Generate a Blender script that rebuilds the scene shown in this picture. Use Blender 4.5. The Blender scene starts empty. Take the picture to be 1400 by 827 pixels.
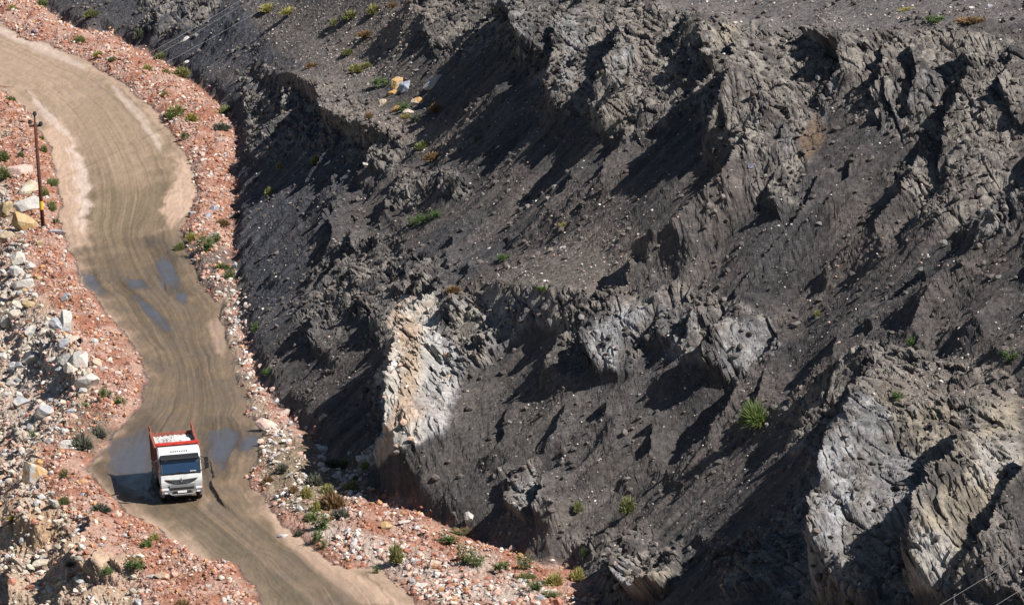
import bpy, math, random
import numpy as np
from mathutils import Vector, Matrix

R = math.radians
random.seed(7)
rng = np.random.default_rng(11)
C = bpy.context.scene.collection
scn = bpy.context.scene

# ------------------------------------------------------------------ camera
CAM_H = 67.5
PITCH = R(11.1)
ROLL = R(3.4)
FPX = 6885.0            # focal length in pixels of the 1400 px wide photograph
cam = bpy.data.cameras.new('camera')
cam.sensor_width = 36.0
cam.lens = 36.0 * FPX / 1400.0
cam.clip_start = 1.0
cam.clip_end = 6000.0
camo = bpy.data.objects.new('camera', cam)
C.objects.link(camo)
r0 = np.array([1.0, 0.0, 0.0])
u0 = np.array([0.0, math.sin(PITCH), math.cos(PITCH)])
FW = np.array([0.0, math.cos(PITCH), -math.sin(PITCH)])
RT = math.cos(ROLL) * r0 - math.sin(ROLL) * u0
UP = math.sin(ROLL) * r0 + math.cos(ROLL) * u0
m = Matrix(((RT[0], UP[0], -FW[0], 0), (RT[1], UP[1], -FW[1], 0), (RT[2], UP[2], -FW[2], CAM_H), (0, 0, 0, 1)))
camo.matrix_world = m
scn.camera = camo

# ------------------------------------------------------------------ sky, sun, exposure
SUN_EL = R(44.5)
SUN_B = R(30.0)          # how far the sun stands towards the camera from the right hand side
to_sun = Vector((math.cos(SUN_B) * math.cos(SUN_EL), -math.sin(SUN_B) * math.cos(SUN_EL), math.sin(SUN_EL)))
w = bpy.data.worlds.new('World'); scn.world = w
w.use_nodes = True
nt = w.node_tree
bg = nt.nodes['Background']
sky = nt.nodes.new('ShaderNodeTexSky')
sky.sky_type = 'NISHITA'; sky.sun_disc = False
sky.sun_elevation = SUN_EL
sky.sun_rotation = math.atan2(to_sun.x, to_sun.y)
sky.altitude = 400; sky.dust_density = 0.6; sky.air_density = 1.0
nt.links.new(sky.outputs[0], bg.inputs[0])
bg.inputs[1].default_value = 0.05
sl = bpy.data.lights.new('sun', 'SUN'); sl.energy = 5.0; sl.angle = R(0.55); sl.color = (1.0, 0.965, 0.915)
so = bpy.data.objects.new('sun', sl); C.objects.link(so)
so.rotation_euler = to_sun.to_track_quat('Z', 'Y').to_euler()
so.location = (60, 200, 120)
scn.view_settings.view_transform = 'Standard'
scn.view_settings.look = 'None'
scn.view_settings.exposure = 0.5
scn.view_settings.gamma = 1.0
scn.view_settings.use_curve_mapping = False
scn.cycles.max_bounces = 4
scn.cycles.diffuse_bounces = 1

# ------------------------------------------------------------------ helpers: noise
_p = rng.permutation(4096).astype(np.int32)
PERM = np.concatenate([_p, _p])
_ga = rng.random(4096) * 2 * np.pi
GX = np.cos(_ga).astype(np.float32); GY = np.sin(_ga).astype(np.float32)
RND = [rng.random(4096).astype(np.float32) for _ in range(6)]

def hsh(ix, iy, seed=0):
    return PERM[(PERM[(ix + seed * 57) & 4095] + iy) & 4095]

def perlin(x, y, seed=0):
    x = np.asarray(x, np.float32); y = np.asarray(y, np.float32)
    ix = np.floor(x).astype(np.int32); iy = np.floor(y).astype(np.int32)
    fx = x - ix; fy = y - iy
    u = fx * fx * fx * (fx * (fx * 6 - 15) + 10); v = fy * fy * fy * (fy * (fy * 6 - 15) + 10)
    def g(a, b):
        h = hsh(ix + a, iy + b, seed)
        return GX[h] * (fx - a) + GY[h] * (fy - b)
    n0 = g(0, 0) * (1 - u) + g(1, 0) * u
    n1 = g(0, 1) * (1 - u) + g(1, 1) * u
    return (n0 * (1 - v) + n1 * v) * 1.5

def fbm(x, y, oct=4, seed=0, gain=0.5, ridged=False):
    s = 0; a = 1.0; t = 0
    for o in range(oct):
        n = perlin(x, y, seed + o * 3)
        if ridged: n = 1 - 2 * np.abs(n)
        s = s + a * n; t += a
        a *= gain; x = x * 2.03 + 5.2; y = y * 2.03 + 1.7
    return s / t

def cells(x, y, seed=0, tilt=1.0):
    """broken rock: every Voronoi cell is a tilted facet; returns (facet height, cell random, F2-F1)"""
    x = np.asarray(x, np.float32); y = np.asarray(y, np.float32)
    ix = np.floor(x).astype(np.int32); iy = np.floor(y).astype(np.int32)
    d1 = np.full(x.shape, 9, np.float32); d2 = d1.copy()
    hh = np.zeros(x.shape, np.float32); rr = hh.copy()
    for a in (-1, 0, 1):
        for b in (-1, 0, 1):
            h = hsh(ix + a, iy + b, seed)
            dx = ix + a + RND[0][h] - x; dy = iy + b + RND[1][h] - y
            d = dx * dx + dy * dy
            near = d < d1
            d2 = np.where(near, d1, np.minimum(d2, d))
            d1 = np.where(near, d, d1)
            f = RND[2][h] - 0.5 + tilt * ((RND[3][h] - 0.5) * dx + (RND[4][h] - 0.5) * dy)
            hh = np.where(near, f, hh); rr = np.where(near, RND[5][h], rr)
    return hh, rr, np.sqrt(d2) - np.sqrt(d1)

def sst(a, b, x):
    t = np.clip((x - a) / (b - a), 0, 1)
    return t * t * (3 - 2 * t)

# ------------------------------------------------------------------ pixel <-> world
def project(X, Y, Z):
    dz = Z - CAM_H
    f = Y * FW[1] + dz * FW[2]
    r = X * RT[0] + Y * RT[1] + dz * RT[2]
    u = X * UP[0] + Y * UP[1] + dz * UP[2]
    return 700 + FPX * r / f, 413.5 - FPX * u / f

def floor_z(Y):
    t = Y - 385
    return 0.052 * 0.5 * (t + np.sqrt(t * t + 900)) - 0.052 * 0.5 * (-160 + math.sqrt(160 * 160 + 900))

def ray(px, py):
    d = FW + (px - 700) / FPX * RT - (py - 413.5) / FPX * UP
    return d

def floor_pt(px, py, lift=0.0):
    d = ray(px, py); z = lift
    for _ in range(12):
        t = (z - CAM_H) / d[2]; Y = t * d[1]; z = floor_z(Y) + lift
    return np.array([t * d[0], Y])

def smooth_line(pts, n=6):
    P = np.array(pts, float); P = np.vstack([2 * P[0] - P[1], P, 2 * P[-1] - P[-2]])
    out = []
    for i in range(1, len(P) - 2):
        for k in range(n):
            t = k / n
            out.append(0.5 * ((2 * P[i]) + (-P[i-1] + P[i+1]) * t + (2*P[i-1] - 5*P[i] + 4*P[i+1] - P[i+2]) * t*t + (-P[i-1] + 3*P[i] - 3*P[i+1] + P[i+2]) * t**3))
    out.append(P[-2])
    return np.array(out)

def sdist(X, Y, L):
    """signed distance to an open line running away from the camera; positive on its right"""
    L = L.copy(); L[:, 1] = np.maximum.accumulate(L[:, 1] + np.arange(len(L)) * 1e-4)
    best = np.full(X.shape, 1e18); sg = np.where(X > np.interp(Y, L[:, 1], L[:, 0]), 1.0, -1.0)
    for i in range(len(L) - 1):
        ax, ay = L[i]; bx, by = L[i+1]; vx = bx - ax; vy = by - ay
        t = np.clip(((X - ax) * vx + (Y - ay) * vy) / (vx*vx + vy*vy), 0, 1)
        dx = X - ax - t * vx; dy = Y - ay - t * vy
        d = dx*dx + dy*dy
        best = np.minimum(best, d)
    return np.sqrt(best) * sg

TOE = smooth_line([(14, 120)] + [tuple(floor_pt(*p)) for p in
      [(838, 870), (738, 774), (620, 728), (500, 668), (425, 600), (352, 520), (325, 420), (318, 330), (322, 240), (318, 170), (255, 108), (150, 48), (60, 12)]] + [(-75, 600), (-140, 760), (-190, 1000)])
RDR = smooth_line([(18, 120)] + [tuple(floor_pt(*p)) for p in
      [(582, 850), (505, 800), (435, 755), (375, 700), (345, 655), (352, 600), (335, 545), (312, 480), (300, 420), (268, 370), (246, 320), (262, 285), (268, 245), (240, 190), (195, 135), (130, 92), (60, 58), (0, 30)]] + [(-85, 600), (-150, 760), (-200, 1000)])
RDL = smooth_line([(4, 120)] + [tuple(floor_pt(*p)) for p in
      [(370, 850), (300, 785), (235, 735), (170, 692), (128, 640), (150, 600), (190, 560), (200, 520), (192, 488), (150, 430), (112, 385), (98, 345), (84, 310), (82, 265), (72, 215), (45, 160), (0, 122), (-60, 90)]] + [(-110, 600), (-170, 760), (-220, 1000)])
RIM = smooth_line([(-8, 120)] + [tuple(floor_pt(*p)) for p in
      [(210, 850), (165, 790), (120, 725), (70, 680), (60, 630), (85, 600), (122, 565), (135, 520), (118, 480), (92, 440), (45, 390), (42, 330), (22, 280), (-10, 200), (-60, 150)]] + [(-125, 600), (-190, 760), (-250, 1000)])

# ------------------------------------------------------------------ terrain grid (finer where the photograph looks)
Q = 1.0                                   # 1 = final density
kf = np.arange(-0.1135, 0.1135, 0.000205 / Q)
kcs = 0.1135 + np.cumsum(np.linspace(0.0008, 0.02, 22))
K = np.concatenate([-kcs[::-1], kf, kcs])
yf = [197.0]
while yf[-1] < 505: yf.append(yf[-1] + (0.118 + 0.00037 * (yf[-1] - 197)) / Q)
ycn = 197 - np.cumsum(np.linspace(0.5, 6, 16)); ycn = ycn[ycn > 125][::-1]
ycf = 505 + np.cumsum(np.linspace(0.8, 45, 34))
YR = np.concatenate([ycn, yf, ycf])
NR, NC = len(YR), len(K)
Y = np.repeat(YR[:, None], NC, 1); X = Y * K[None, :]
print('grid', NR, NC, NR * NC)

def coarse(fn, st=8):
    """evaluate a slow smooth function on every 8th row/column and interpolate"""
    ri = np.unique(np.append(np.arange(0, NR, st), NR - 1)); ci = np.unique(np.append(np.arange(0, NC, st), NC - 1))
    G = fn(X[np.ix_(ri, ci)], Y[np.ix_(ri, ci)])
    A = np.empty((len(ri), NC))
    for i in range(len(ri)): A[i] = np.interp(np.arange(NC), ci, G[i])
    fr = np.interp(np.arange(NR), ri, np.arange(len(ri))); i0 = np.minimum(fr.astype(int), len(ri) - 2); t = (fr - i0)[:, None]
    return A[i0] * (1 - t) + A[i0 + 1] * t

D = coarse(lambda x, y: sdist(x, y, TOE))
_j = 0.42 * fbm(X / 1.1, Y / 3.2, 4, 27) + 0.35 * perlin(X / 3.0, Y / 7.0, 29)
ER = sdist(X, Y, RDR) + _j         # >0 right of the road
EL = -sdist(X, Y, RDL) + _j        # >0 left of the road
FL = -coarse(lambda x, y: sdist(x, y, RIM))

ZF = floor_z(Y)
# large undulation of the whole dark slope
und = fbm(X / 16 + 3, Y / 26, 3, 5)
Dw = D + 1.2 * und * sst(1, 14, D)
ang = 0.76 + 0.05 * perlin(X / 30, Y / 40, 9)
flatten = sst(425, 475, Y) * 0.22
Z = ZF + (ang - flatten) * 0.5 * (Dw + np.sqrt(Dw * Dw + 0.8)) * sst(-0.6, 1.0, Dw)

# the plateau on top: fitted to the crest seen in the photograph
crest_px = [(860, 2), (950, 16), (1050, 24), (1150, 34), (1250, 42), (1320, 50), (1400, 54)]
def slope_hit(px, py):
    d = ray(px, py); ts = np.linspace(215, 480, 2600) / d[1]
    xs = ts * d[0]; ys = ts * d[1]; zs = CAM_H + ts * d[2]
    dd = sdist(xs, ys, TOE); z = floor_z(ys) + 0.76 * np.maximum(dd, 0)
    i = np.argmax(z > zs); return xs[i], ys[i], zs[i]
CP = np.array([slope_hit(*p) for p in crest_px])
print('crest', CP.round(1).tolist())
cx = np.polyfit(CP[:, 0], CP[:, 2], 1)
cy = np.polyfit(CP[:, 0], CP[:, 1], 1)
back = Y - (cy[0] * X + cy[1])
CAP = cx[0] * np.minimum(X, 40) + cx[1] + 0.035 * np.minimum(back, 90) + np.where(X < CP[0, 0], (CP[0, 0] - X) * 0.55, 0) + 0.5 * fbm(X / 9, Y / 12, 3, 21)
# far terrain carries on rising gently behind everything
h = np.clip(Z - CAP, -6, 6)
Z = np.where(Z - CAP > 6, CAP, np.where(Z - CAP < -6, Z, CAP + 0.5 * (h - np.sqrt(h * h + 0.16)) ))
top = sst(-0.3, 0.6, (ZF + (ang - flatten) * np.maximum(Dw, 0)) - CAP)      # on the plateau

# left of the road: berm, then the spoil slope falling away from the road
berm_l = sst(0.0, 1.3, EL) * (0.5 + 0.35 * perlin(X / 5, Y / 7, 31)) * sst(-1, 2, FL * -1 + 3)
Fw = FL + 0.5 * fbm(X / 3, Y / 4, 2, 33)
drop = 0.62 * 0.5 * (Fw + np.sqrt(Fw * Fw + 0.3))
drop = 16 * (1 - np.exp(-drop / 16))
Z = Z + berm_l - drop
# berm of red rubble between road and dark slope
wb = np.maximum(ER + np.maximum(-D, 0), 0.01)
inb = np.clip(ER / wb, 0, 1) * (D < 0)
Z = Z + np.where((ER > 0) & (D < 0), (0.55 + 0.4 * perlin(X / 4, Y / 6, 37)) * np.minimum(1, wb / 3) * np.sin(np.pi * np.clip(inb, 0, 1)) ** 0.7, 0)
slope_w = sst(-0.2, 1.5, D)

# ------------------------------------------------------------------ relief laid out on the slope
PX, PY = project(X, Y, Z)
DV = np.array([-0.56, -0.30, 0.74]); DV /= np.linalg.norm(DV)
H = np.zeros_like(Z)
JX = 7 * fbm(X / 0.8, Y / 3.0, 4, 41, 0.6); JL = 9 * perlin(X / 3.2, Y / 4.5, 43)
JIT = (JX + JL)

def shift(x, y, hh):
    s = FPX / 1000 * (2.75 + 0.65 * y / 827)
    return x + DV[0] * -1 * s * hh, y + (DV[2] * 0.97 + DV[1] * 0.22) * s * hh

def edge(pts, w_out=8, w_in=70, pw=1.4, jit=1.0, arr=None):
    """a buttress: sharp on its outer (left/lower) side, easing back into the slope on the other"""
    P = [(shift(x, y, h) + (h,)) for x, y, h in pts]
    P = np.array(P)
    mg = max(w_out, w_in) + 14
    sel = (PX > P[:, 0].min() - mg) & (PX < P[:, 0].max() + mg) & (PY > P[:, 1].min() - mg) & (PY < P[:, 1].max() + mg)
    r, c = np.nonzero(sel)
    x = PX[r, c] + JIT[r, c] * jit; y = PY[r, c] + JIT[r, c] * jit * 0.4
    best = np.full(x.shape, 1e18); sd = np.zeros(x.shape); hh = np.zeros(x.shape); endf = np.ones(x.shape)
    n = len(P) - 1
    for i in range(n):
        ax, ay, ah = P[i]; bx, by, bh = P[i+1]; vx = bx - ax; vy = by - ay; L2 = vx*vx + vy*vy
        tt = ((x - ax) * vx + (y - ay) * vy) / L2; t = np.clip(tt, 0, 1)
        dx = x - ax - t*vx; dy = y - ay - t*vy; d = dx*dx + dy*dy
        cr = (vx * (y - ay) - vy * (x - ax)) / math.sqrt(L2)      # image y down: negative cross = in side when running down
        nr = d < best
        best = np.where(nr, d, best); sd = np.where(nr, -np.sign(cr), sd)
        hh = np.where(nr, ah + t * (bh - ah), hh)
        over = np.maximum(0, np.maximum(-tt, tt - 1)) * math.sqrt(L2)
        ef = np.ones(x.shape)
        if i == 0: ef = np.where(tt < 0, 1 - sst(0, 22, over), ef)
        if i == n - 1: ef = np.where(tt > 1, np.minimum(ef, 1 - sst(0, 22, over)), ef)
        endf = np.where(nr, ef, endf)
    d = np.sqrt(best)
    prof = np.where(sd > 0, np.clip(1 - d / w_in, 0, 1) ** pw, np.clip(1 - d / w_out, 0, 1) ** 1.2)
    H[r, c] = np.maximum(H[r, c], 0) * 0 + np.where(prof * hh * endf > 0, np.maximum(H[r, c], prof * hh * endf) + 0.25 * np.minimum(H[r, c], prof * hh * endf), H[r, c])

# --- buttresses, top centre
edge([(588,-20,0.5),(586,40,0.7),(594,78,0.3)], 6, 50)
edge([(700,-20,2.03),(706,40,2.16),(712,66,0.96)], 7, 60)
edge([(800,-20,2.11),(776,28,2.51),(754,70,2.51),(748,120,1.54),(745,140,0.57)], 7, 70)
edge([(880,-10,1.10),(851,38,1.91),(840,70,2.21),(838,105,1.91),(815,150,1.03)], 7, 60)
edge([(862,128,0.86),(834,160,1.15),(832,180,0.58)], 6, 40)
edge([(950,8,0.8),(946,30,1.2),(940,50,0.6)], 6, 60)
edge([(985,22,0.8),(962,42,1.6),(958,68,1.8)], 6, 45)
edge([(1012,60,2.61),(1014,104,3.19),(996,154,2.03),(970,199,1.01)], 7, 70)
edge([(1032,22,1.30),(1028,60,1.01)], 5, 30)
edge([(1015,120,1.15),(1012,200,1.01),(1000,230,0.58)], 6, 45)
edge([(1108,48,0.86),(1146,62,1.73),(1150,95,1.30),(1125,125,0.50)], 6, 55)
edge([(1205,55,0.72),(1212,90,1.15),(1195,130,0.86),(1205,160,0.58)], 5, 40)
edge([(1255,60,0.86),(1265,110,1.01),(1255,150,0.58)], 5, 40)
edge([(1346,52,1.12),(1322,98,1.59),(1307,138,1.40),(1302,190,1.12),(1290,240,0.56)], 6, 60)
edge([(1385,70,0.72),(1372,110,1.08),(1392,160,0.72)], 6, 50)
edge([(1350,220,0.72),(1300,262,0.72),(1265,300,0.49),(1240,330,0.25)], 6, 45)
edge([(1400,262,1.52),(1360,290,1.62),(1330,318,1.19),(1300,345,0.87),(1255,390,0.65),(1190,440,0.54)], 7, 50)
edge([(1035,185,1.4),(985,250,1.9),(920,306,1.9),(876,344,0.9)], 6, 42)
edge([(884,350,0.42),(870,366,0.84),(866,388,0.49)], 6, 40)
# --- the middle bench and its cliffs
edge([(620,398,1.44),(562,436,2.34),(550,470,3.24),(542,505,3.78),(540,548,3.78),(544,588,3.06),(522,622,1.44)], 7, 110, 1.6)
edge([(612,396,0.9),(690,392,1.1),(765,396,1.1),(800,403,0.8)], 70, 70, 1.1)
edge([(842,412,0.84),(816,440,1.26),(807,468,1.54),(814,496,0.98)], 7, 70)
edge([(800,405,0.72),(792,432,0.84),(780,455,0.30)], 6, 45)
edge([(770,470,0.5),(758,500,1.0),(752,520,0.5)], 6, 30)
edge([(905,415,0.48),(900,440,0.66),(890,465,0.36)], 6, 35)
edge([(960,420,0.48),(950,460,0.66),(945,490,0.36)], 6, 35)
edge([(1024,405,1.01),(1003,436,1.17),(986,458,1.48),(976,494,1.01)], 7, 70)
edge([(1060,450,0.63),(1030,500,1.15),(1010,545,0.94),(985,590,0.52)], 6, 45)
edge([(1090,215,0.48),(1060,262,0.72),(1066,290,0.36)], 7, 40)
# --- lower right massif
edge([(1221,482,1.2),(1206,496,2.0),(1190,549,3.8),(1166,594,4.6),(1147,628,4.8),(1138,680,4.4),(1120,732,4.2),(1124,760,2.6),(1116,804,1.2)], 8, 120, 1.3)
edge([(1361,545,2.08),(1346,590,3.12),(1324,640,4.16),(1296,672,4.68),(1276,725,4.68),(1259,760,4.16),(1256,800,2.08)], 7, 72, 1.1)
edge([(1462,590,2.10),(1417,640,3.00),(1384,695,3.30),(1357,750,3.00),(1330,800,2.40),(1312,850,1.80)], 7, 80, 1.2)
edge([(1150,740,0.8),(1125,770,1.4),(1128,810,1.2)], 6, 45)
edge([(1060,742,1.0),(1030,765,1.8),(1006,795,2.0),(1000,840,2.0)], 7, 90)
edge([(1188,478,0.8),(1150,495,1.2),(1110,520,1.2),(1092,545,0.6)], 7, 45)
# --- small rocks of the lower slope
edge([(842,752,0.8),(839,772,1.3),(852,796,1.6),(884,800,1.4),(912,790,1.0),(926,772,0.5)], 5, 45)
edge([(755,650,0.7),(748,685,1.1),(742,705,0.8)], 6, 30)
edge([(700,655,0.5),(697,690,0.9),(720,706,0.7)], 6, 40)
edge([(870,720,0.5),(862,745,0.9),(850,760,0.6)], 6, 30)
# --- upper left cliffs
edge([(360,98,0.77),(398,100,1.19),(440,118,2.21),(444,150,2.38),(480,168,1.87),(528,182,1.53),(546,200,0.68)], 16, 70, 1.2)
edge([(395,130,0.68),(375,160,1.02),(345,205,0.59)], 6, 35)
edge([(470,180,0.68),(440,215,1.02),(425,240,0.51)], 6, 40)
edge([(540,190,0.77),(510,215,1.02),(495,240,0.68)], 6, 40)
edge([(485,230,0.42),(440,262,0.77),(410,285,0.42)], 5, 30)
edge([(458,285,0.68),(452,318,1.10),(442,350,0.42)], 6, 40)
edge([(486,305,0.59),(484,330,0.85)], 6, 35)
edge([(560,232,0.42),(548,262,0.77),(520,285,0.34)], 5, 40)
edge([(610,238,0.77),(560,262,0.85),(535,290,0.42)], 14, 30)
edge([(484,366,0.94),(470,388,0.85),(445,412,0.34)], 7, 50)
edge([(615,350,0.68),(598,388,0.68)], 6, 30)
edge([(652,366,0.94),(644,396,0.85)], 6, 35)
edge([(434,424,0.94),(425,462,0.94)], 7, 35)
edge([(495,405,0.59),(470,450,0.59),(450,488,0.34)], 6, 35)
edge([(540,395,0.68),(525,425,0.77),(520,460,0.42)], 6, 35)
edge([(350,-10,0.59),(312,24,0.94),(290,48,0.42)], 6, 40)
edge([(250,-5,0.51),(222,20,0.77),(205,40,0.34)], 6, 30)
edge([(560,8,1.19),(540,22,1.02),(528,40,0.42)], 8, 50)
# --- left spoil slope: short ribs and undercut banks
edge([(92,425,0.72),(84,455,1.08),(60,480,0.48)], 5, 26)
edge([(112,455,0.72),(105,480,1.20),(100,505,0.72)], 5, 30)
edge([(60,540,0.36),(40,565,0.72),(25,590,0.36)], 4, 24)
edge([(35,480,0.36),(20,500,0.72),(5,520,0.36)], 4, 24)
edge([(128,700,0.72),(106,735,1.80),(112,768,1.08)], 5, 40)
edge([(150,742,0.72),(128,765,1.44),(130,785,0.72)], 5, 36)
edge([(180,750,0.60),(155,765,0.96)], 5, 30)
edge([(135,798,1.20),(118,815,1.44),(110,840,0.96)], 6, 40)
edge([(40,680,0.60),(30,700,0.96),(12,728,0.36)], 5, 30)
edge([(25,775,0.72),(15,800,1.20),(10,830,0.60)], 5, 30)
edge([(288,634,0.12),(292,660,0.28),(300,680,0.25),(314,694,0.12)], 3, 16)
edge([(216,372,0.05),(226,392,0.15),(236,405,0.05)], 3, 12)
# long rills running down the scree
for a_, b_, h_ in [((1262,225),(1128,372),.9),((1215,285),(1172,350),.6),((1335,350),(1205,438),.8),((1205,438),(1118,520),.8),((1180,415),(1085,545),.7),((1292,400),(1195,492),.8),((965,330),(905,402),.5),
                   ((1130,240),(1010,400),.6),((790,230),(700,330),.6),((565,245),(488,335),.7),((645,300),(560,392),.6),((705,560),(640,655),.5),((785,545),(715,650),.6),((905,575),(855,655),.6),((1005,535),(925,650),.7),
                   ((1062,500),(995,600),.7),((480,240),(372,372),.7),((540,300),(470,372),.6),((425,240),(345,325),.6),((870,180),(770,290),.6),((1090,150),(1010,260),.7),((1180,210),(1090,330),.6),((700,90),(640,150),.5),
                   ((640,170),(560,260),.5),((960,440),(900,520),.5),((860,520),(790,600),.5),((1370,400),(1290,470),.7),((1400,450),(1330,510),.6)]:
    mx_, my_ = (a_[0]+b_[0])/2 + 6, (a_[1]+b_[1])/2 + 5
    edge([(a_[0],a_[1],h_*.7),(mx_,my_,h_*1.2),(b_[0],b_[1],h_*.6)], 4, 30, 1.2)
PUDDLES = [
 ('long blue puddle on the right side of the road below the grey scrub', [(208,338),(228,343),(240,362),(244,388),(236,394),(224,388),(214,368)]),
 ('short puddle by the left road edge beneath the red berm', [(108,370),(126,374),(140,396),(130,400),(114,386)]),
 ('small puddle in the middle of the road', [(168,380),(193,381),(199,392),(180,395)]),
 ('narrow puddle lying along a wheel track', [(180,401),(192,404),(228,440),(222,448),(198,426)]),
 ('wide puddle under the shadow of the truck', [(150,604),(196,588),(207,600),(207,664),(198,670),(165,660),(148,640)]),
 ('broad puddle on the road to the right of the truck', [(286,588),(312,581),(326,592),(320,618),(302,642),(286,626)]),
 ('bright little puddle at the right road edge', [(330,598),(348,593),(358,601),(342,616),(328,616)]),
 ('muddy pool below the pale pink slab', [(334,560),(348,545),(360,560),(350,576)]),
 ('tiny puddle at the foot of the dark bank', [(240,398),(257,400),(254,414),(241,410)]),
]
# --- rockiness: where bare broken rock shows instead of scree (positions in the photograph)
def poly(pts, soft=10, jit=1.0, sx=None, sy=None):
    P = np.array(pts, float)
    sel = (sx > P[:, 0].min() - 25) & (sx < P[:, 0].max() + 25) & (sy > P[:, 1].min() - 25) & (sy < P[:, 1].max() + 25)
    r, c = np.nonzero(sel)
    x = sx[r, c] + JIT[r, c] * jit; y = sy[r, c] + JIT[r, c] * jit * 0.7
    ins = np.zeros(x.shape, bool); dm = np.full(x.shape, 1e9)
    n = len(P)
    for i in range(n):
        ax, ay = P[i]; bx, by = P[(i+1) % n]; vx = bx - ax; vy = by - ay
        t = np.clip(((x-ax)*vx + (y-ay)*vy) / (vx*vx + vy*vy + 1e-9), 0, 1)
        dm = np.minimum(dm, (x-ax-t*vx)**2 + (y-ay-t*vy)**2)
        if abs(by - ay) > 1e-6:
            cnd = ((ay > y) != (by > y)) & (x < (bx-ax) * (y-ay) / (by-ay) + ax)
            ins ^= cnd
    d = np.sqrt(dm) * np.where(ins, 1, -1)
    out = np.zeros(sx.shape, np.float32); out[r, c] = sst(-soft/2, soft/2, d)
    return out

ROCKY = [
 ([(560,0),(860,0),(930,12),(1400,50),(1400,225),(1340,200),(1290,230),(1200,180),(1150,140),(1060,230),(1000,215),(960,150),(900,205),(840,190),(760,150),(690,60),(600,90)], 30),
 ([(340,108),(450,112),(550,180),(545,225),(490,225),(440,200),(390,225),(345,215)], 25),
 ([(480,325),(560,340),(640,372),(600,400),(525,425),(430,475),(415,440),(440,380)], 30),
 ([(600,400),(760,398),(960,400),(1060,440),(1055,500),(1000,530),(960,500),(900,470),(850,505),(800,505),(760,450),(700,470),(650,500),(610,580),(500,640),(530,440)], 20),
 ([(1060,560),(1190,470),(1400,530),(1400,827),(1000,827),(960,740),(1060,730),(1100,640)], 25),
 ([(690,650),(750,640),(750,710),(700,715)], 12),
 ([(770,740),(930,740),(940,810),(780,827)], 15),
 ([(1040,200),(1110,210),(1100,290),(1040,290)], 15),
 ([(1210,240),(1400,150),(1400,330),(1330,330),(1250,300)], 25),
 ([(560,240),(630,230),(640,260),(540,290)], 10),
 ([(200,0),(300,0),(280,40),(200,50)], 15),
]
PXs, PYs = PX - DV[0]*0 , PY
rock = np.zeros(Z.shape, np.float32)
SH = H * 21
FX0, FY0 = PX + DV[0] * SH, PY - 0.66 * SH         # where the surface ends up in the photograph
for pts, sf in ROCKY: rock = np.maximum(rock, poly(pts, sf, 2.0, FX0, FY0))
rock *= slope_w * (1 - 0.8 * top)
left_w = sst(-0.3, 0.8, FL)
rock_l = left_w * sst(-0.1, 0.35, fbm(X / 5, Y / 8, 3, 55)) 

# slope coordinates: s runs along the contour, q down the fall line
A0 = R(14)
S = -X * math.sin(A0) + Y * math.cos(A0) - 0.7 * H; Qd = X * math.cos(A0) + Y * math.sin(A0) - 0.9 * H
H2 = H.copy()
# gullies and ribs down the fall line
rib = fbm(S / 6.0 + 0.4 * und, Qd / 20, 4, 61, 0.55, True)
H2 += slope_w * (0.55 + 0.45 * rock) * 1.0 * (rib - 0.2) * (1 - top) + left_w * 0.45 * (rib - 0.2)
rill = fbm(S / 3.2 + 0.6 * und, Qd / 17, 3, 67, 0.5, True)
H2 += slope_w * (1 - top) * (0.34 + 0.06 * rock) * (rill - 0.2)
# broken rock facets, four sizes
ks = S + 1.2 * perlin(X / 1.3, Y / 4, 71); kq = Qd + 0.5 * perlin(X / 1.3, Y / 4, 73)
f1, c1, e1 = cells(ks / 4.6, kq / 2.4, 81, 1.8)
f2, c2, e2 = cells(ks / 1.9, kq / 0.85, 83, 1.8)
f3, c3, e3 = cells(ks / 0.85, kq / 0.36, 85, 1.8)
f4, c4, e4 = cells(ks / 0.42, kq / 0.17, 87, 1.8)
rk = np.maximum(rock, 0)
rl = rock_l
smooth_lr = 1 - 0.25 * poly([(1090,530),(1400,530),(1400,827),(1060,827)], 40, 1, PX - 0 * PX, PY - 30)
oc_r = poly([(590,385),(540,400),(515,450),(505,510),(505,560),(490,640),(560,640),(620,580),(650,520),(700,460),(660,400)], 20, 1, PX - 7 * H, PY - 15 * H)
rkm = rk * smooth_lr * (1 + 0.9 * oc_r) * (0.35 + 0.85 * sst(-0.25, 0.35, fbm(X / 3.2, Y / 5, 3, 88)))
H2 += rkm * (0.34 * f1 + 0.20 * f2 + 0.13 * f3 + 0.07 * f4) + rl * (0.50 * f1 + 0.34 * f2 + 0.2 * f3 + 0.1 * f4)
H2 += (rk + rl) * (-0.14 * (1 - sst(0, 0.08, e1)) - 0.08 * (1 - sst(0, 0.12, e2)))
H2 += rkm * 0.10 * fbm(ks / 0.9, kq / 1.6, 4, 89, 0.6, True)
# scree: fine gravel relief everywhere off the road
off = np.maximum(sst(0.1, 0.8, EL), sst(0.1, 0.8, ER))
H2 += off * (np.where(D > 0, 0.035, 0.08) * np.where(D > 0, fbm(S / 1.3, Qd / 1.5, 3, 91), fbm(X / 0.8, Y / 2.6, 3, 90)) + (np.where(D > 0, 0.018, 0.05) * f3 + np.where(D > 0, 0.03, 0.05) * f4) * (1 - rk))
H2 += slope_w * (1 - rk) * (0.13 * fbm(S / 4.5, Qd / 14, 3, 93) + 0.075 * fbm(S / 1.5, Qd / 9.0, 3, 94, 0.6))
H2 += (1 - slope_w) * off * (0.55 * sst(0.2, 2.0, np.maximum(EL, ER)) * fbm(X / 2.4, Y / 6.5, 4, 92, 0.6))
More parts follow.
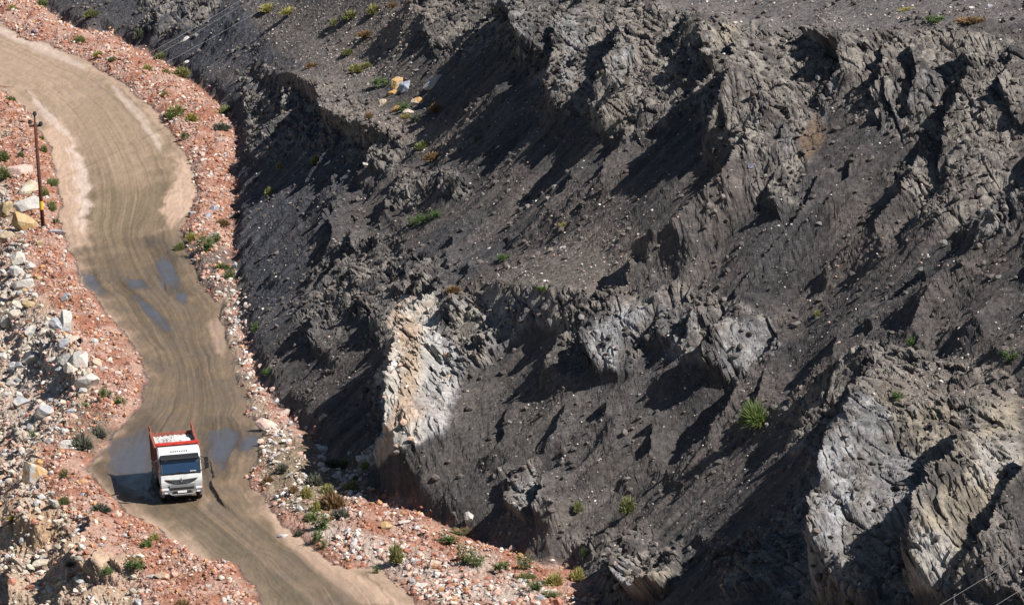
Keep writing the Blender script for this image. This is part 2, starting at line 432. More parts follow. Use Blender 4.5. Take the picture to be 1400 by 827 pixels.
# road: gentle ruts running along it
ACR = np.clip(-EL, 0, 60) / np.maximum(np.clip(-EL, 0, 60) + np.clip(-ER, 0, 60), 0.5)
onroad = (EL < 0) & (ER < 0)
rut = fbm(ACR * 16, Y / 30, 3, 95) + 0.6 * fbm(ACR * 55, Y / 40, 2, 96)
H3 = np.where(onroad, 0.04 * rut * sst(0, 1, -EL) * sst(0, 1, -ER) + 0.015 * fbm(X / 0.5, Y / 2.4, 2, 97), 0)
for _l, _p in PUDDLES:
    H3 -= 0.06 * poly(_p, 7, 0.5, PX, PY) * onroad
Xf = X + DV[0] * H2; Yf = Y + DV[1] * H2; Zf = Z + DV[2] * H2 + H3
del FX0, FY0
FX, FY = project(Xf, Yf, Zf)

# ------------------------------------------------------------------ colours of the ground itself
def P(pts, soft=10, jit=1.0): return poly(pts, soft, jit, FX, FY)[..., None]
n1 = fbm(X / 6, Y / 9, 4, 101)[..., None]; n2 = np.where(D > 0, fbm(S / 1.1, Qd / 1.6, 4, 103, 0.6), fbm(X / 0.7, Y / np.where(onroad, 2.8, 2.2), 3, 103))[..., None]; n3 = fbm(S / 1.6, Qd / 14, 4, 105, 0.6)[..., None]
def mixc(a, b, t): return a * (1 - t) + b * t
col = np.empty(Z.shape + (3,), np.float32)
dark = np.array([0.076, 0.070, 0.069]); brown = np.array([0.117, 0.099, 0.090]); blue = np.array([0.062, 0.066, 0.080])
col[:] = mixc(dark, brown, sst(-0.4, 0.5, n1 + 0.4 * n3))
bl = np.clip(P([(0,-40),(560,-40),(470,100),(480,200),(420,330),(430,430),(330,470),(300,300),(300,130),(100,0)], 120, 3) * 0.9 + 0.35 * sst(0.1, 0.5, fbm(X / 11, Y / 15, 2, 107))[..., None], 0, 1)
col = mixc(col, blue * (1 + 0.25 * n1), bl * 0.85)
col *= 0.94 * (1 + 0.32 * n2 + 0.45 * n3)
# weathered rock faces: paler, cell by cell
rka = rk[..., None]
crn = (c2[..., None] * 0.4 + c3[..., None] * 0.35 + c4[..., None] * 0.35)
col = mixc(col, np.array([0.21, 0.188, 0.165]) * (0.45 + 1.0 * crn), rka * sst(0.3, 0.7, crn + 0.5 * n1) * 0.8)
pale = np.array([0.34, 0.335, 0.34]); tan = np.array([0.33, 0.28, 0.21]); pink = np.array([0.56, 0.43, 0.35]); cream = np.array([0.58, 0.54, 0.48])
bulk = (0.50 + 0.75 * crn) * (1 + 0.2 * n2)
PALE = [
 ([(852,60),(868,60),(872,80),(862,100),(850,110),(840,95)], pale, 0.95),
 ([(770,25),(800,5),(800,60),(770,110),(755,140),(752,90)], pale*0.75, 0.7),
 ([(958,32),(985,18),(1000,30),(1000,60),(960,68)], tan, 0.8),
 ([(960,40),(975,48),(970,66),(957,68)], pale, 0.8),
 ([(690,0),(740,0),(730,30),(715,60),(700,40)], pale*0.7, 0.6),
 ([(870,45),(890,50),(880,80),(872,78)], tan*0.8, 0.6),
 ([(830,140),(858,132),(850,170),(838,180)], tan*0.75, 0.7),
 ([(600,402),(742,402),(740,440),(700,465),(660,475),(640,500),(630,470),(608,430)], pale*0.62, 0.6),
 ([(625,430),(660,410),(650,480),(625,490)], tan, 0.6),
 ([(700,405),(730,402),(722,450),(705,440)], pale*0.9, 0.6),
 ([(838,418),(885,418),(880,450),(850,465),(842,500),(816,496),(808,466),(820,440)], pale, 0.9),
 ([(895,420),(950,425),(940,500),(915,490)], pale*0.7, 0.6),
 ([(990,440),(1050,435),(1060,470),(1020,510),(980,500)], pale*0.85, 0.75),
 ([(1166,550),(1205,545),(1225,590),(1180,620),(1150,650),(1140,740),(1095,745),(1110,680),(1125,620),(1140,590)], pale*1.05, 0.9),
 ([(1205,540),(1300,550),(1330,600),(1290,640),(1240,620),(1200,600)], tan*0.75, 0.75),
 ([(1200,600),(1260,630),(1240,700),(1180,730),(1150,700)], pale*0.8, 0.7),
 ([(1345,560),(1400,545),(1400,640),(1360,690),(1330,740),(1322,800),(1250,812),(1240,780),(1262,720),(1310,640)], tan*1.0, 0.85),
 ([(1260,730),(1310,735),(1300,800),(1250,805)], pale*1.1, 0.6),
 ([(1330,600),(1400,590),(1390,640),(1320,660)], pale*0.9, 0.6),
 ([(1125,740),(1160,735),(1145,800),(1120,790)], pale*0.9, 0.6),
 ([(840,758),(852,760),(860,800),(852,800),(840,780)], pale*1.1, 0.95),
 ([(860,780),(925,775),(915,795),(880,806),(862,800)], tan*0.95, 0.8),
 ([(702,660),(745,648),(742,690),(720,708),(697,712)], pale*0.95, 0.85),
 ([(1140,100),(1150,125),(1125,175),(1105,230),(1130,160),(1130,120)], pale*0.75, 0.7),
 ([(1200,120),(1300,90),(1290,140),(1250,180),(1190,190)], pale*0.55, 0.5),
 ([(1060,175),(1085,180),(1060,215)], pale*0.8, 0.7),
 ([(395,180),(410,170),(430,190),(420,215),(400,210)], pale*0.55, 0.6),
 ([(1330,310),(1400,250),(1400,320),(1350,340)], pale*0.6, 0.5),
 ([(1120,610),(1110,720),(1060,827),(1090,827),(1160,780),(1150,700)], pale*0.7, 0.4),
]
for pts, cc, am in PALE: col = mixc(col, cc * 1.05 * bulk, P(pts, 20, 2.4) * am * 0.9 * np.clip(0.35 + 0.8 * n3 + 0.7 * crn, 0, 1))
OUT = [(596,398),(556,404),(530,443),(528,470),(518,505),(518,545),(522,585),(490,615),(486,650),(520,640),(560,612),(600,575),(628,530),(622,500),(600,470),(602,430)]
ou = P(OUT, 4, 1.5)
col = mixc(col, mixc(cream, pink, sst(-0.2, 0.3, n1 + 0.5 * n2 - 0.1)) * (0.36 + 0.7 * crn), ou)
col = mixc(col, np.array([0.36, 0.24, 0.15]) * (1 + 0.3*n2), P([(548,430),(575,440),(572,500),(550,590),(530,640),(510,640),(535,580),(545,500)], 14, 1.5) * 0.6)
col = mixc(col, pale * bulk, P([(590,440),(632,480),(628,540),(596,590),(568,600),(575,520)], 14, 2) * 0.65)
# brown stains, pale dust and pebbly tops of the benches
col = mixc(col, np.array([0.17, 0.11, 0.07]), P([(1088,180),(1120,160),(1130,190),(1110,215),(1090,220)], 14) * 0.7)
col = mixc(col, np.array([0.15, 0.13, 0.11]), P([(500,690),(590,600),(640,500),(700,470),(780,500),(900,520),(960,640),(940,740),(780,760),(640,740),(520,700)], 40, 2) * 0.18)
col = mixc(col, np.array([0.17, 0.15, 0.145]) * (1 + 0.4 * n2), top[..., None] * 0.8)
BENCH = [[(280,100),(420,95),(560,160),(640,190),(600,215),(540,190),(440,150),(360,108)], [(560,392),(620,395),(780,330),(860,300),(900,340),(860,400),(700,398)],
         [(1190,515),(1400,500),(1400,555),(1300,545),(1200,545)], [(400,75),(560,40),(560,110),(470,130)], [(330,0),(620,0),(540,60),(380,80)]]
for b in BENCH: col = mixc(col, np.array([0.20, 0.165, 0.14]) * (1 + 0.35 * n2), P(b, 26, 2) * 0.55)
# red rubble verges
reda = np.array([0.31, 0.138, 0.088]); redb = np.array([0.40, 0.255, 0.20]); buff = np.array([0.44, 0.33, 0.235]); grey = np.array([0.42, 0.37, 0.32])
nr_ = fbm(X / 2.2, Y / 4, 4, 111)[..., None]
redc = mixc(redb, reda, sst(-0.25, 0.25, nr_)) * (1 + 0.2 * n2)
verge_r = ((1 - sst(-0.4, 0.5, D + 0.9 * fbm(X/1.2, Y/1.6, 3, 113) )) * sst(-0.2, 0.3, ER))[..., None]
olive = np.array([0.20, 0.155, 0.10])
col = mixc(col, redc, verge_r)
mud = P([(300,380),(330,400),(330,470),(345,540),(400,600),(470,640),(430,700),(370,690),(350,640),(330,560),(300,480)], 14, 2)
col = mixc(col, mixc(buff * 0.8, np.array([0.12, 0.10, 0.085]), sst(-0.2, 0.3, nr_)), mud * 0.9)
col = mixc(col, np.array([0.12, 0.105, 0.09]) * (1 + 0.3*n2), P([(235,322),(300,330),(345,390),(335,410),(290,400),(262,372)], 16, 1.5) * 0.85)
col = mixc(col, olive * (1.0 + 0.5 * n2), P([(350,590),(430,600),(500,640),(500,680),(430,720),(400,700),(350,640)], 22, 2) * 0.75)
col = mixc(col, grey * 1.05, P([(430,712),(560,745),(640,790),(740,800),(760,827),(600,827),(520,780),(430,735)], 22, 2) * 0.65)
col = mixc(col, grey * 1.05, P([(620,740),(680,752),(700,790),(640,790)], 16, 2) * 0.5)
verge_l = sst(-0.1, 0.4, EL)[..., None]
lc = mixc(redc, buff * (1 + 0.25 * n2), left_w[..., None] * sst(-0.5, 0.15, nr_ + 0.3 * n1) * 0.85)
lc = mixc(lc, grey * (0.8 + 0.5 * crn), rl[..., None] * 0.75)
lc = mixc(lc, buff * (0.9 + 0.25 * n2), P([(0,640),(90,690),(130,790),(100,827),(0,827)], 30, 2) * 0.6)
lc = mixc(lc, np.array([0.40, 0.25, 0.14]), P([(20,710),(60,690),(110,730),(90,750),(20,745)], 14, 1.5) * 0.7)
lc = mixc(lc, np.array([0.13, 0.115, 0.085]), P([(75,590),(120,560),(160,570),(150,600),(130,625),(90,610)], 18, 2) * 0.75)
lc = mixc(lc, grey * 1.1, P([(0,420),(90,440),(100,520),(30,600),(0,600)], 25, 2) * 0.55)
col = mixc(col, lc, verge_l)

# road
onr = onroad[..., None]
acr = ACR[..., None]
wob = 0.03 * perlin(Y / 18, ACR * 3, 77)
trk = fbm((ACR + wob) * 17, Y / 34, 4, 121, 0.65)[..., None]; trk2 = fbm(ACR * 75 + 0.5 * perlin(X, Y / 6, 2), Y / 30, 2, 123)[..., None]
brn = np.array([0.225, 0.172, 0.118]); drk = np.array([0.140, 0.110, 0.074]); pnk = np.array([0.47, 0.345, 0.265]); wht = np.array([0.56, 0.47, 0.42])
dist_e = np.minimum(-EL, -ER)[..., None]
rc = mixc(brn, drk, sst(-0.25, 0.35, trk + 0.15 * n2) * 0.75)
edge_f = 1 - sst(-0.1, 1.9, dist_e + 1.8 * nr_)
wet = P([(100,330),(150,335),(235,300),(310,350),(320,440),(372,560),(372,640),(340,700),(560,850),(420,850),(290,720),(190,700),(130,650),(140,600),(185,560),(190,480),(130,400)], 36, 3)
rc = mixc(rc, pnk, edge_f * 0.7 * (1 - 0.75 * wet))
rc = mixc(rc, pnk * 0.92, P([(-40,40),(60,70),(120,110),(60,160),(90,250),(120,260),(110,200),(60,130),(-40,110)], 60, 3) * 0.55)
rc = mixc(rc, np.array([0.37, 0.275, 0.205]), P([(-40,20),(120,80),(230,200),(200,260),(110,230),(60,150),(-40,120)], 50, 3) * 0.55)
rc = mixc(rc, pnk * 1.0, P([(85,160),(105,200),(122,330),(95,345),(82,250),(60,180)], 16, 1.2) * 0.85)
rc = mixc(rc, wht * 1.02, P([(98,190),(118,230),(122,300),(110,315),(102,250)], 10, 1.2) * 0.75)
rc = mixc(rc, wht, P([(36,122),(60,145),(100,185),(95,190),(60,160)], 6, 0.8) * 0.7)
rc = mixc(rc, wht, P([(150,112),(190,150),(225,200),(222,210),(185,160),(160,130)], 7, 1) * 0.6)
rc = mixc(rc, wht * 0.95, P([(0,38),(60,60),(120,90),(115,96),(60,75),(0,48)], 8, 1) * 0.6)
rc = mixc(rc, pnk * 1.05, P([(240,215),(268,225),(262,290),(232,312),(222,290),(238,260)], 10, 1.2) * 0.9)
rc = mixc(rc, pnk, P([(280,440),(305,435),(312,490),(298,485)], 8, 1) * 0.8)
rc = mixc(rc, pnk * 1.05, P([(362,690),(390,700),(430,745),(560,830),(480,830),(420,770),(380,730)], 10, 1) * 0.85)
rc = mixc(rc, pnk * 0.95, P([(185,690),(240,735),(310,790),(380,840),(340,840),(240,760),(200,720)], 9, 1) * 0.85)
rc = mixc(rc, pnk * 0.9, P([(270,672),(290,680),(340,720),(430,790),(480,840),(440,840),(330,740),(270,690)], 7, 1) * 0.6)
rc = mixc(rc, rc * np.array([0.76, 0.75, 0.74]), wet * 0.85)
for _l, _p in PUDDLES:
    c_ = np.mean(_p, 0); rc = mixc(rc, rc * 0.66, P([tuple(c_ + (np.array(q) - c_) * 1.5) for q in _p], 14, 1.5) * 0.9)
rc = mixc(rc, np.array([0.135, 0.112, 0.078]), P([(225,690),(262,690),(330,745),(440,830),(470,850),(370,850),(290,765)], 9, 1.2) * 0.75)
rc = mixc(rc, np.array([0.145, 0.115, 0.08]), P([(285,650),(310,690),(400,755),(500,830),(520,850),(470,850),(360,765),(285,700)], 8, 1.2) * 0.7)
rc *= np.array([0.98, 0.935, 0.89]) * (1 + 0.16 * n2 + 0.26 * trk2 + 0.06 * trk)
col = np.where(onr, rc, col)
col = np.clip(col, 0.01, 0.85).astype(np.float32)
wetness = (wet[..., 0] * onroad * sst(-0.3, 0.3, nr_[..., 0] + 0.1)).astype(np.float32)
del crn, bulk, trk, trk2, n3

# ------------------------------------------------------------------ materials
def mat(name, c=(0.5, 0.5, 0.5), rough=0.7, metal=0.0, spec=0.5, noise=0.0, nscale=4.0, bump=0.0):
    m_ = bpy.data.materials.new(name); m_.use_nodes = True
    n = m_.node_tree.nodes; l = m_.node_tree.links; b = n['Principled BSDF']
    b.inputs['Base Color'].default_value = (*c, 1); b.inputs['Roughness'].default_value = rough
    b.inputs['Metallic'].default_value = metal; b.inputs['Specular IOR Level'].default_value = spec
    if noise or bump:
        tc = n.new('ShaderNodeTexCoord'); nz = n.new('ShaderNodeTexNoise'); nz.inputs['Scale'].default_value = nscale; nz.inputs['Detail'].default_value = 6
        l.new(tc.outputs['Object'], nz.inputs['Vector'])
        if noise:
            mr = n.new('ShaderNodeMapRange'); mr.inputs[1].default_value = 0.3; mr.inputs[2].default_value = 0.7; mr.inputs[3].default_value = 1 - noise; mr.inputs[4].default_value = 1 + noise
            mx = n.new('ShaderNodeVectorMath'); mx.operation = 'SCALE'; mx.inputs[0].default_value = c
            l.new(nz.outputs['Fac'], mr.inputs[0]); l.new(mr.outputs[0], mx.inputs['Scale']); l.new(mx.outputs[0], b.inputs['Base Color'])
        if bump:
            bp = n.new('ShaderNodeBump'); bp.inputs['Strength'].default_value = bump; bp.inputs['Distance'].default_value = 0.05
            l.new(nz.outputs['Fac'], bp.inputs['Height']); l.new(bp.outputs[0], b.inputs['Normal'])
    return m_

def ground_mat(name, speck=0.0, bdist=0.10, bstr=0.8, sc=5.0, rough=0.95, wetmap=False, contrast=0.35, stretch=(1, 1, 1)):
    m_ = bpy.data.materials.new(name); m_.use_nodes = True
    n = m_.node_tree.nodes; l = m_.node_tree.links; b = n['Principled BSDF']
    at_ = n.new('ShaderNodeAttribute'); at_.attribute_name = 'soil'
    tc = n.new('ShaderNodeTexCoord'); mp = n.new('ShaderNodeMapping'); mp.inputs['Scale'].default_value = stretch
    l.new(tc.outputs['Object'], mp.inputs['Vector'])
    nz = n.new('ShaderNodeTexNoise'); nz.inputs['Scale'].default_value = sc; nz.inputs['Detail'].default_value = 8; nz.inputs['Roughness'].default_value = 0.72
    l.new(mp.outputs[0], nz.inputs['Vector'])
    vo = n.new('ShaderNodeTexVoronoi'); vo.inputs['Scale'].default_value = sc * 0.9
    l.new(mp.outputs[0], vo.inputs['Vector'])
    mr = n.new('ShaderNodeMapRange'); mr.inputs[1].default_value = 0.3; mr.inputs[2].default_value = 0.7; mr.inputs[3].default_value = 1 - contrast; mr.inputs[4].default_value = 1 + contrast
    l.new(nz.outputs['Fac'], mr.inputs[0])
    sc_ = n.new('ShaderNodeVectorMath'); sc_.operation = 'SCALE'
    l.new(at_.outputs['Color'], sc_.inputs[0]); l.new(mr.outputs[0], sc_.inputs['Scale'])
    last = sc_.outputs[0]
    if speck > 0:
        v2 = n.new('ShaderNodeTexVoronoi'); v2.inputs['Scale'].default_value = 7.0
        l.new(tc.outputs['Object'], v2.inputs['Vector'])
        sp = n.new('ShaderNodeSeparateColor'); l.new(v2.outputs['Color'], sp.inputs[0])
        big = n.new('ShaderNodeTexNoise'); big.inputs['Scale'].default_value = 0.35; big.inputs['Detail'].default_value = 3; l.new(tc.outputs['Object'], big.inputs['Vector'])
        ad = n.new('ShaderNodeMath'); ad.operation = 'MULTIPLY_ADD'; ad.inputs[1].default_value = 0.12; l.new(big.outputs['Fac'], ad.inputs[0]); l.new(sp.outputs[0], ad.inputs[2])
        th = n.new('ShaderNodeMath'); th.operation = 'GREATER_THAN'; th.inputs[1].default_value = 1.06 - speck; l.new(ad.outputs[0], th.inputs[0])
        ds = n.new('ShaderNodeMath'); ds.operation = 'LESS_THAN'; ds.inputs[1].default_value = 0.28; l.new(v2.outputs['Distance'], ds.inputs[0])
        mm = n.new('ShaderNodeMath'); mm.operation = 'MULTIPLY'; l.new(th.outputs[0], mm.inputs[0]); l.new(ds.outputs[0], mm.inputs[1])
        mix = n.new('ShaderNodeMix'); mix.data_type = 'RGBA'; l.new(mm.outputs[0], mix.inputs[0]); l.new(last, mix.inputs[6]); mix.inputs[7].default_value = (0.5, 0.46, 0.42, 1)
        last = mix.outputs[2]
    l.new(last, b.inputs['Base Color'])
    b.inputs['Roughness'].default_value = rough; b.inputs['Specular IOR Level'].default_value = 0.25
    if wetmap:
        aw = n.new('ShaderNodeAttribute'); aw.attribute_name = 'wetness'
        m2 = n.new('ShaderNodeMapRange'); m2.inputs[3].default_value = rough; m2.inputs[4].default_value = 0.42; l.new(aw.outputs['Fac'], m2.inputs[0]); l.new(m2.outputs[0], b.inputs['Roughness'])
    sub = n.new('ShaderNodeMath'); sub.operation = 'MULTIPLY_ADD'; sub.inputs[1].default_value = -0.5
    l.new(vo.outputs['Distance'], sub.inputs[0]); l.new(nz.outputs['Fac'], sub.inputs[2])
    bp = n.new('ShaderNodeBump'); bp.inputs['Strength'].default_value = bstr; bp.inputs['Distance'].default_value = bdist
    l.new(sub.outputs[0], bp.inputs['Height']); l.new(bp.outputs[0], b.inputs['Normal'])
    return m_

M_ROAD = ground_mat('packed_dirt', 0, 0.03, 0.5, 3.0, 0.9, True, 0.16, (1, 0.22, 1))
M_SLOPE = ground_mat('dark_spoil', 0.015, 0.20, 1.0, 4.2, 1.0, False, 0.5, (0.6, 0.9, 0.6))
M_RUB = ground_mat('rubble_ground', 0.06, 0.14, 1.0, 5.0, 1.0, False, 0.45, (1, 0.45, 1))

# ------------------------------------------------------------------ link the ground meshes
def link(name, me, parent=None, material=None):
    o = bpy.data.objects.new(name, me); C.objects.link(o)
    if material: me.materials.append(material)
    if parent: o.parent = parent
    return o

def quick_mesh(name, V, F, attrs=None, smooth=False):
    me = bpy.data.meshes.new(name)
    V = np.ascontiguousarray(V, np.float32); F = np.ascontiguousarray(F, np.int32)
    k = F.shape[1]
    me.vertices.add(len(V)); me.vertices.foreach_set('co', V.ravel())
    me.loops.add(F.size); me.loops.foreach_set('vertex_index', F.ravel())
    me.polygons.add(len(F)); me.polygons.foreach_set('loop_start', np.arange(0, F.size, k, dtype=np.int32))
    me.polygons.foreach_set('use_smooth', np.full(len(F), smooth))
    me.update(calc_edges=True)
    for nm, a in (attrs or {}).items():
        if a.ndim == 2:
            at_ = me.attributes.new(nm, 'FLOAT_COLOR', 'POINT'); at_.data.foreach_set('color', np.c_[a, np.ones(len(a))].astype(np.float32).ravel())
        else:
            at_ = me.attributes.new(nm, 'FLOAT', 'POINT'); at_.data.foreach_set('value', a.astype(np.float32).ravel())
    return me

VID = np.arange(NR * NC).reshape(NR, NC)
QUAD = np.stack([VID[:-1, :-1], VID[:-1, 1:], VID[1:, 1:], VID[1:, :-1]], -1)
cls = np.where(onroad, 0, np.where((D > 0), 1, 2))
cq = cls[:-1, :-1]
VALL = np.stack([Xf, Yf, Zf], -1).reshape(-1, 3)
for ci, (nm, mt) in enumerate([('road', M_ROAD), ('hillside', M_SLOPE), ('rubble_ground', M_RUB)]):
    F = QUAD[cq == ci]
    used, inv = np.unique(F.ravel(), return_inverse=True)
    at_d = {'soil': col.reshape(-1, 3)[used]}
    if ci == 0: at_d['wetness'] = wetness.reshape(-1)[used]
    me = quick_mesh(nm, VALL[used], inv.reshape(-1, 4), at_d, smooth=True)
    o = link(nm, me, None, mt); o['kind'] = 'structure'
    if ci: me.polygons.foreach_set('use_smooth', np.zeros(len(F), bool))

# ------------------------------------------------------------------ find the spot of the ground seen at a point of the photograph
_fx = FX.ravel(); _fy = FY.ravel()
_bin = {}
def at(px, py):
    """first ground hit on the line of sight through a point of the photograph"""
    rr = 1.6
    while True:
        i = np.nonzero((np.abs(_fx - px) < rr) & (np.abs(_fy - py) < rr))[0]
        if len(i): break
        rr *= 1.7
        if rr > 60: return Vector((0, 300, 0))
    j = i[np.argmin(VALL[i, 1] + 0.5 * np.hypot(_fx[i] - px, _fy[i] - py))]
    return Vector(VALL[j].tolist())
# ------------------------------------------------------------------ things: helpers
def tag(o, label, cat, group=None):
    o['label'] = label; o['category'] = cat
    if group: o['group'] = group
    return o
def thing(name, label, cat, loc=(0, 0, 0), rotz=0, group=None):
    o = bpy.data.objects.new(name, None); C.objects.link(o)
    o.location = loc; o.rotation_euler = (0, 0, rotz); o.empty_display_size = 0.3
    return tag(o, label, cat, group)
def pxm(v):                       # pixels of the photograph per metre at a spot
    return FPX / math.sqrt(v[0]**2 + v[1]**2 + (CAM_H - v[2])**2)

def ico(sub):
    import bmesh
    b = bmesh.new(); bmesh.ops.create_icosphere(b, subdivisions=sub, radius=1)
    V = np.array([v.co[:] for v in b.verts]); F = np.array([[v.index for v in f.verts] for f in b.faces]); b.free()
    return V, F
ICO0, ICF0 = ico(1); ICO3, ICF3 = ico(4)

def rock_shape(V, r, n=14, rough=0.03):
    """a broken stone: unit sphere cut by random planes"""
    N = r.normal(size=(n, 3)); N /= np.linalg.norm(N, axis=1)[:, None]
    dd = r.uniform(0.62, 1.0, n)
    dot = V @ N.T
    rad = np.min(np.where(dot > 0.05, dd / np.maximum(dot, 0.05), 9), axis=1)
    rad = np.minimum(rad, 1.25)
    W = V * rad[:, None]
    if rough:
        W = W * (1 + rough * fbm(V[:, 0] * 2.5 + V[:, 2] * 1.7 + r.random() * 50, V[:, 1] * 2.5 - V[:, 2] * 1.3, 4, 3))[:, None]
    return W

def soil_mat(name, rough=0.9, contrast=0.25, sc=9, bstr=0.5, bd=0.03):
    return ground_mat(name, 0, bd, bstr, sc, rough, False, contrast)
M_STONE = soil_mat('loose_stones', 0.92, 0.2, 12, 0.3, 0.02)

# ------------------------------------------------------------------ loose stones: far too many to count
def scatter(name, label, weight, n, sizes, palette, probs, cat='stones'):
    inframe = ((FX > -60) & (FX < 1460) & (FY > -60) & (FY < 890)).ravel()
    wgt = (weight * Y ** 1.6).ravel() * inframe
    cw = np.cumsum(wgt); idx = np.searchsorted(cw, rng.random(n) * cw[-1])
    P0 = VALL[idx] + np.c_[rng.uniform(-.1, .1, (n, 2)), np.zeros(n)]
    sz = sizes[0] * (sizes[1] / sizes[0]) ** (rng.random(n) ** sizes[2])
    shapes = [rock_shape(ICO0, rng, 9, 0) for _ in range(24)]
    sh = np.array(shapes)[rng.integers(0, 24, n)]
    q = rng.normal(size=(n, 4)); q /= np.linalg.norm(q, axis=1)[:, None]
    a, b, c, d = q.T
    Rm = np.stack([1-2*(c*c+d*d), 2*(b*c-a*d), 2*(b*d+a*c), 2*(b*c+a*d), 1-2*(b*b+d*d), 2*(c*d-a*b), 2*(b*d-a*c), 2*(c*d+a*b), 1-2*(b*b+c*c)], -1).reshape(n, 3, 3)
    st = rng.uniform(0.6, 1.15, (n, 1, 3))
    V = np.einsum('nij,nkj->nki', Rm, sh * st) * sz[:, None, None] * 0.5
    V[..., 2] *= 0.8
    V += P0[:, None, :]; V[..., 2] += (0.18 * sz)[:, None]
    F = ICF0[None] + (np.arange(n) * 12)[:, None, None] if len(ICO0) == 12 else ICF0[None] + (np.arange(n) * len(ICO0))[:, None, None]
    pal = np.array(palette)[rng.choice(len(palette), n, p=np.array(probs) / sum(probs))]
    if name == 'slope_stones': pass
    cc = pal * rng.uniform(0.75, 1.2, (n, 1))
    cc = np.repeat(cc[:, None, :], len(ICO0), 1).reshape(-1, 3)
    me = quick_mesh(name, V.reshape(-1, 3), F.reshape(-1, 3), {'soil': np.clip(cc, 0, .8)})
    o = link(name, me, None, M_STONE); o['kind'] = 'stuff'; tag(o, label, cat)
    return o
RED, PNK, CRM, GRY, ORG = (0.36, 0.165, 0.11), (0.48, 0.31, 0.25), (0.60, 0.50, 0.42), (0.45, 0.43, 0.42), (0.46, 0.25, 0.13)
patch = sst(-0.15, 0.45, fbm(X / 1.8, Y / 5.0, 4, 131, 0.6)) + 0.10
oliv = poly([(330,560),(430,595),(500,640),(520,680),(450,735),(400,740),(340,650)], 22, 2, FX, FY)
vr = verge_r[..., 0] * (1 - 0.93 * np.maximum(mud[..., 0], oliv))
scatter('rubble', 'red and pink broken rubble heaped along the right side of the road', vr * patch, 19000, (0.06, 0.48, 3.0), [RED, PNK, CRM, GRY, ORG], [5, 6, 2.2, 1, 1.5])
lw = (verge_l[..., 0] * (1 - 0.65 * left_w) * sst(-0.3, 1.2, EL))
scatter('rubble', 'red and pink broken rubble on the bank left of the road', lw * patch, 24000, (0.06, 0.46, 3.0), [RED, PNK, CRM, GRY, ORG], [6, 6, 1.6, 0.7, 2.4])
scatter('rubble', 'pale grey and cream stones on the spoil slope at the left', left_w * verge_l[..., 0] * patch * (0.3 + rock_l), 6500, (0.08, 0.65, 2.9), [CRM, GRY, PNK, (0.5, 0.45, 0.36)], [4, 4, 2, 3])
pm = np.maximum(poly([(300,380),(345,400),(340,470),(345,530),(400,570),(400,600),(360,590),(325,540),(300,470)], 14, 1, FX, FY), 0.8 * poly([(350,600),(520,640),(480,700),(420,715),(380,700)], 20, 1, FX, FY))
pm = np.maximum(pm, poly([(430,715),(560,745),(640,790),(740,800),(760,827),(600,827),(520,780),(430,735)], 16, 1, FX, FY))
scatter('rubble', 'white and pink stones strewn at the foot of the dark slope', pm * patch * off, 3200, (0.06, 0.50, 2.8), [CRM, (0.62, 0.58, 0.54), PNK, GRY], [4, 3, 3, 2])
bm = np.zeros(Z.shape, np.float32)
for b in BENCH: bm = np.maximum(bm, poly(b, 26, 2, FX, FY))
sw = slope_w * (0.05 + 1.0 * bm * patch + 0.22 * patch * poly([(740,250),(900,250),(1200,330),(1400,330),(1400,560),(1150,480),(1000,620),(700,740),(640,640),(800,420)], 60, 2, FX, FY) + 0.5 * top * patch)
scatter('scree_stones', 'small pale stones sprinkled over the benches of the dark slope', sw, 17000, (0.04, 0.22, 3.0), [(0.62,0.58,0.53), (0.34,0.29,0.25), PNK, (0.18,0.15,0.13)], [3, 4, 1.5, 3])
scatter('scree_stones', 'dark broken rock lying on the scree', slope_w * (1 - ou[..., 0]) * (smooth_lr ** 2.5) * (0.2 + rk + 0.8 * sst(0, .4, n1[..., 0])), 26000, (0.08, 0.55, 3.2), [(0.085,0.075,0.07), (0.13,0.11,0.10), (0.20,0.18,0.165)], [4, 4, 1.2])
ocw = ou[..., 0]
scatter('outcrop_blocks', 'cream and pink blocks breaking out of the pale outcrop', ocw, 240, (0.12, 0.6, 2.2), [(0.60,0.54,0.47), (0.54,0.38,0.29), (0.50,0.47,0.44), (0.40,0.27,0.17)], [4, 3, 3, 1])

# ------------------------------------------------------------------ water
M_WATER = bpy.data.materials.new('muddy_water_sky_tint'); M_WATER.use_nodes = True
_n = M_WATER.node_tree.nodes; _l = M_WATER.node_tree.links; _b = _n['Principled BSDF']
_b.inputs['Base Color'].default_value = (0.135, 0.14, 0.175, 1); _b.inputs['Roughness'].default_value = 0.07; _b.inputs['Specular IOR Level'].default_value = 0.9  # bluish base: sky reflection painted into the water colour
_tc = _n.new('ShaderNodeTexCoord'); _mp = _n.new('ShaderNodeMapping'); _mp.inputs['Scale'].default_value = (1, 0.3, 1); _l.new(_tc.outputs['Object'], _mp.inputs[0])
_nz = _n.new('ShaderNodeTexNoise'); _nz.inputs['Scale'].default_value = 5; _nz.inputs['Detail'].default_value = 4; _l.new(_mp.outputs[0], _nz.inputs[0])
_bp = _n.new('ShaderNodeBump'); _bp.inputs['Strength'].default_value = 0.35; _bp.inputs['Distance'].default_value = 0.03; _l.new(_nz.outputs['Fac'], _bp.inputs['Height']); _l.new(_bp.outputs[0], _b.inputs['Normal'])
_at = _n.new('ShaderNodeAttribute'); _at.attribute_name = 'film'
_n2 = _n.new('ShaderNodeTexNoise'); _n2.inputs['Scale'].default_value = 1.6; _n2.inputs['Detail'].default_value = 6; _l.new(_mp.outputs[0], _n2.inputs[0])
_ad = _n.new('ShaderNodeMath'); _ad.operation = 'MULTIPLY_ADD'; _ad.inputs[1].default_value = 1.3; _l.new(_n2.outputs['Fac'], _ad.inputs[0]); _l.new(_at.outputs['Fac'], _ad.inputs[2])
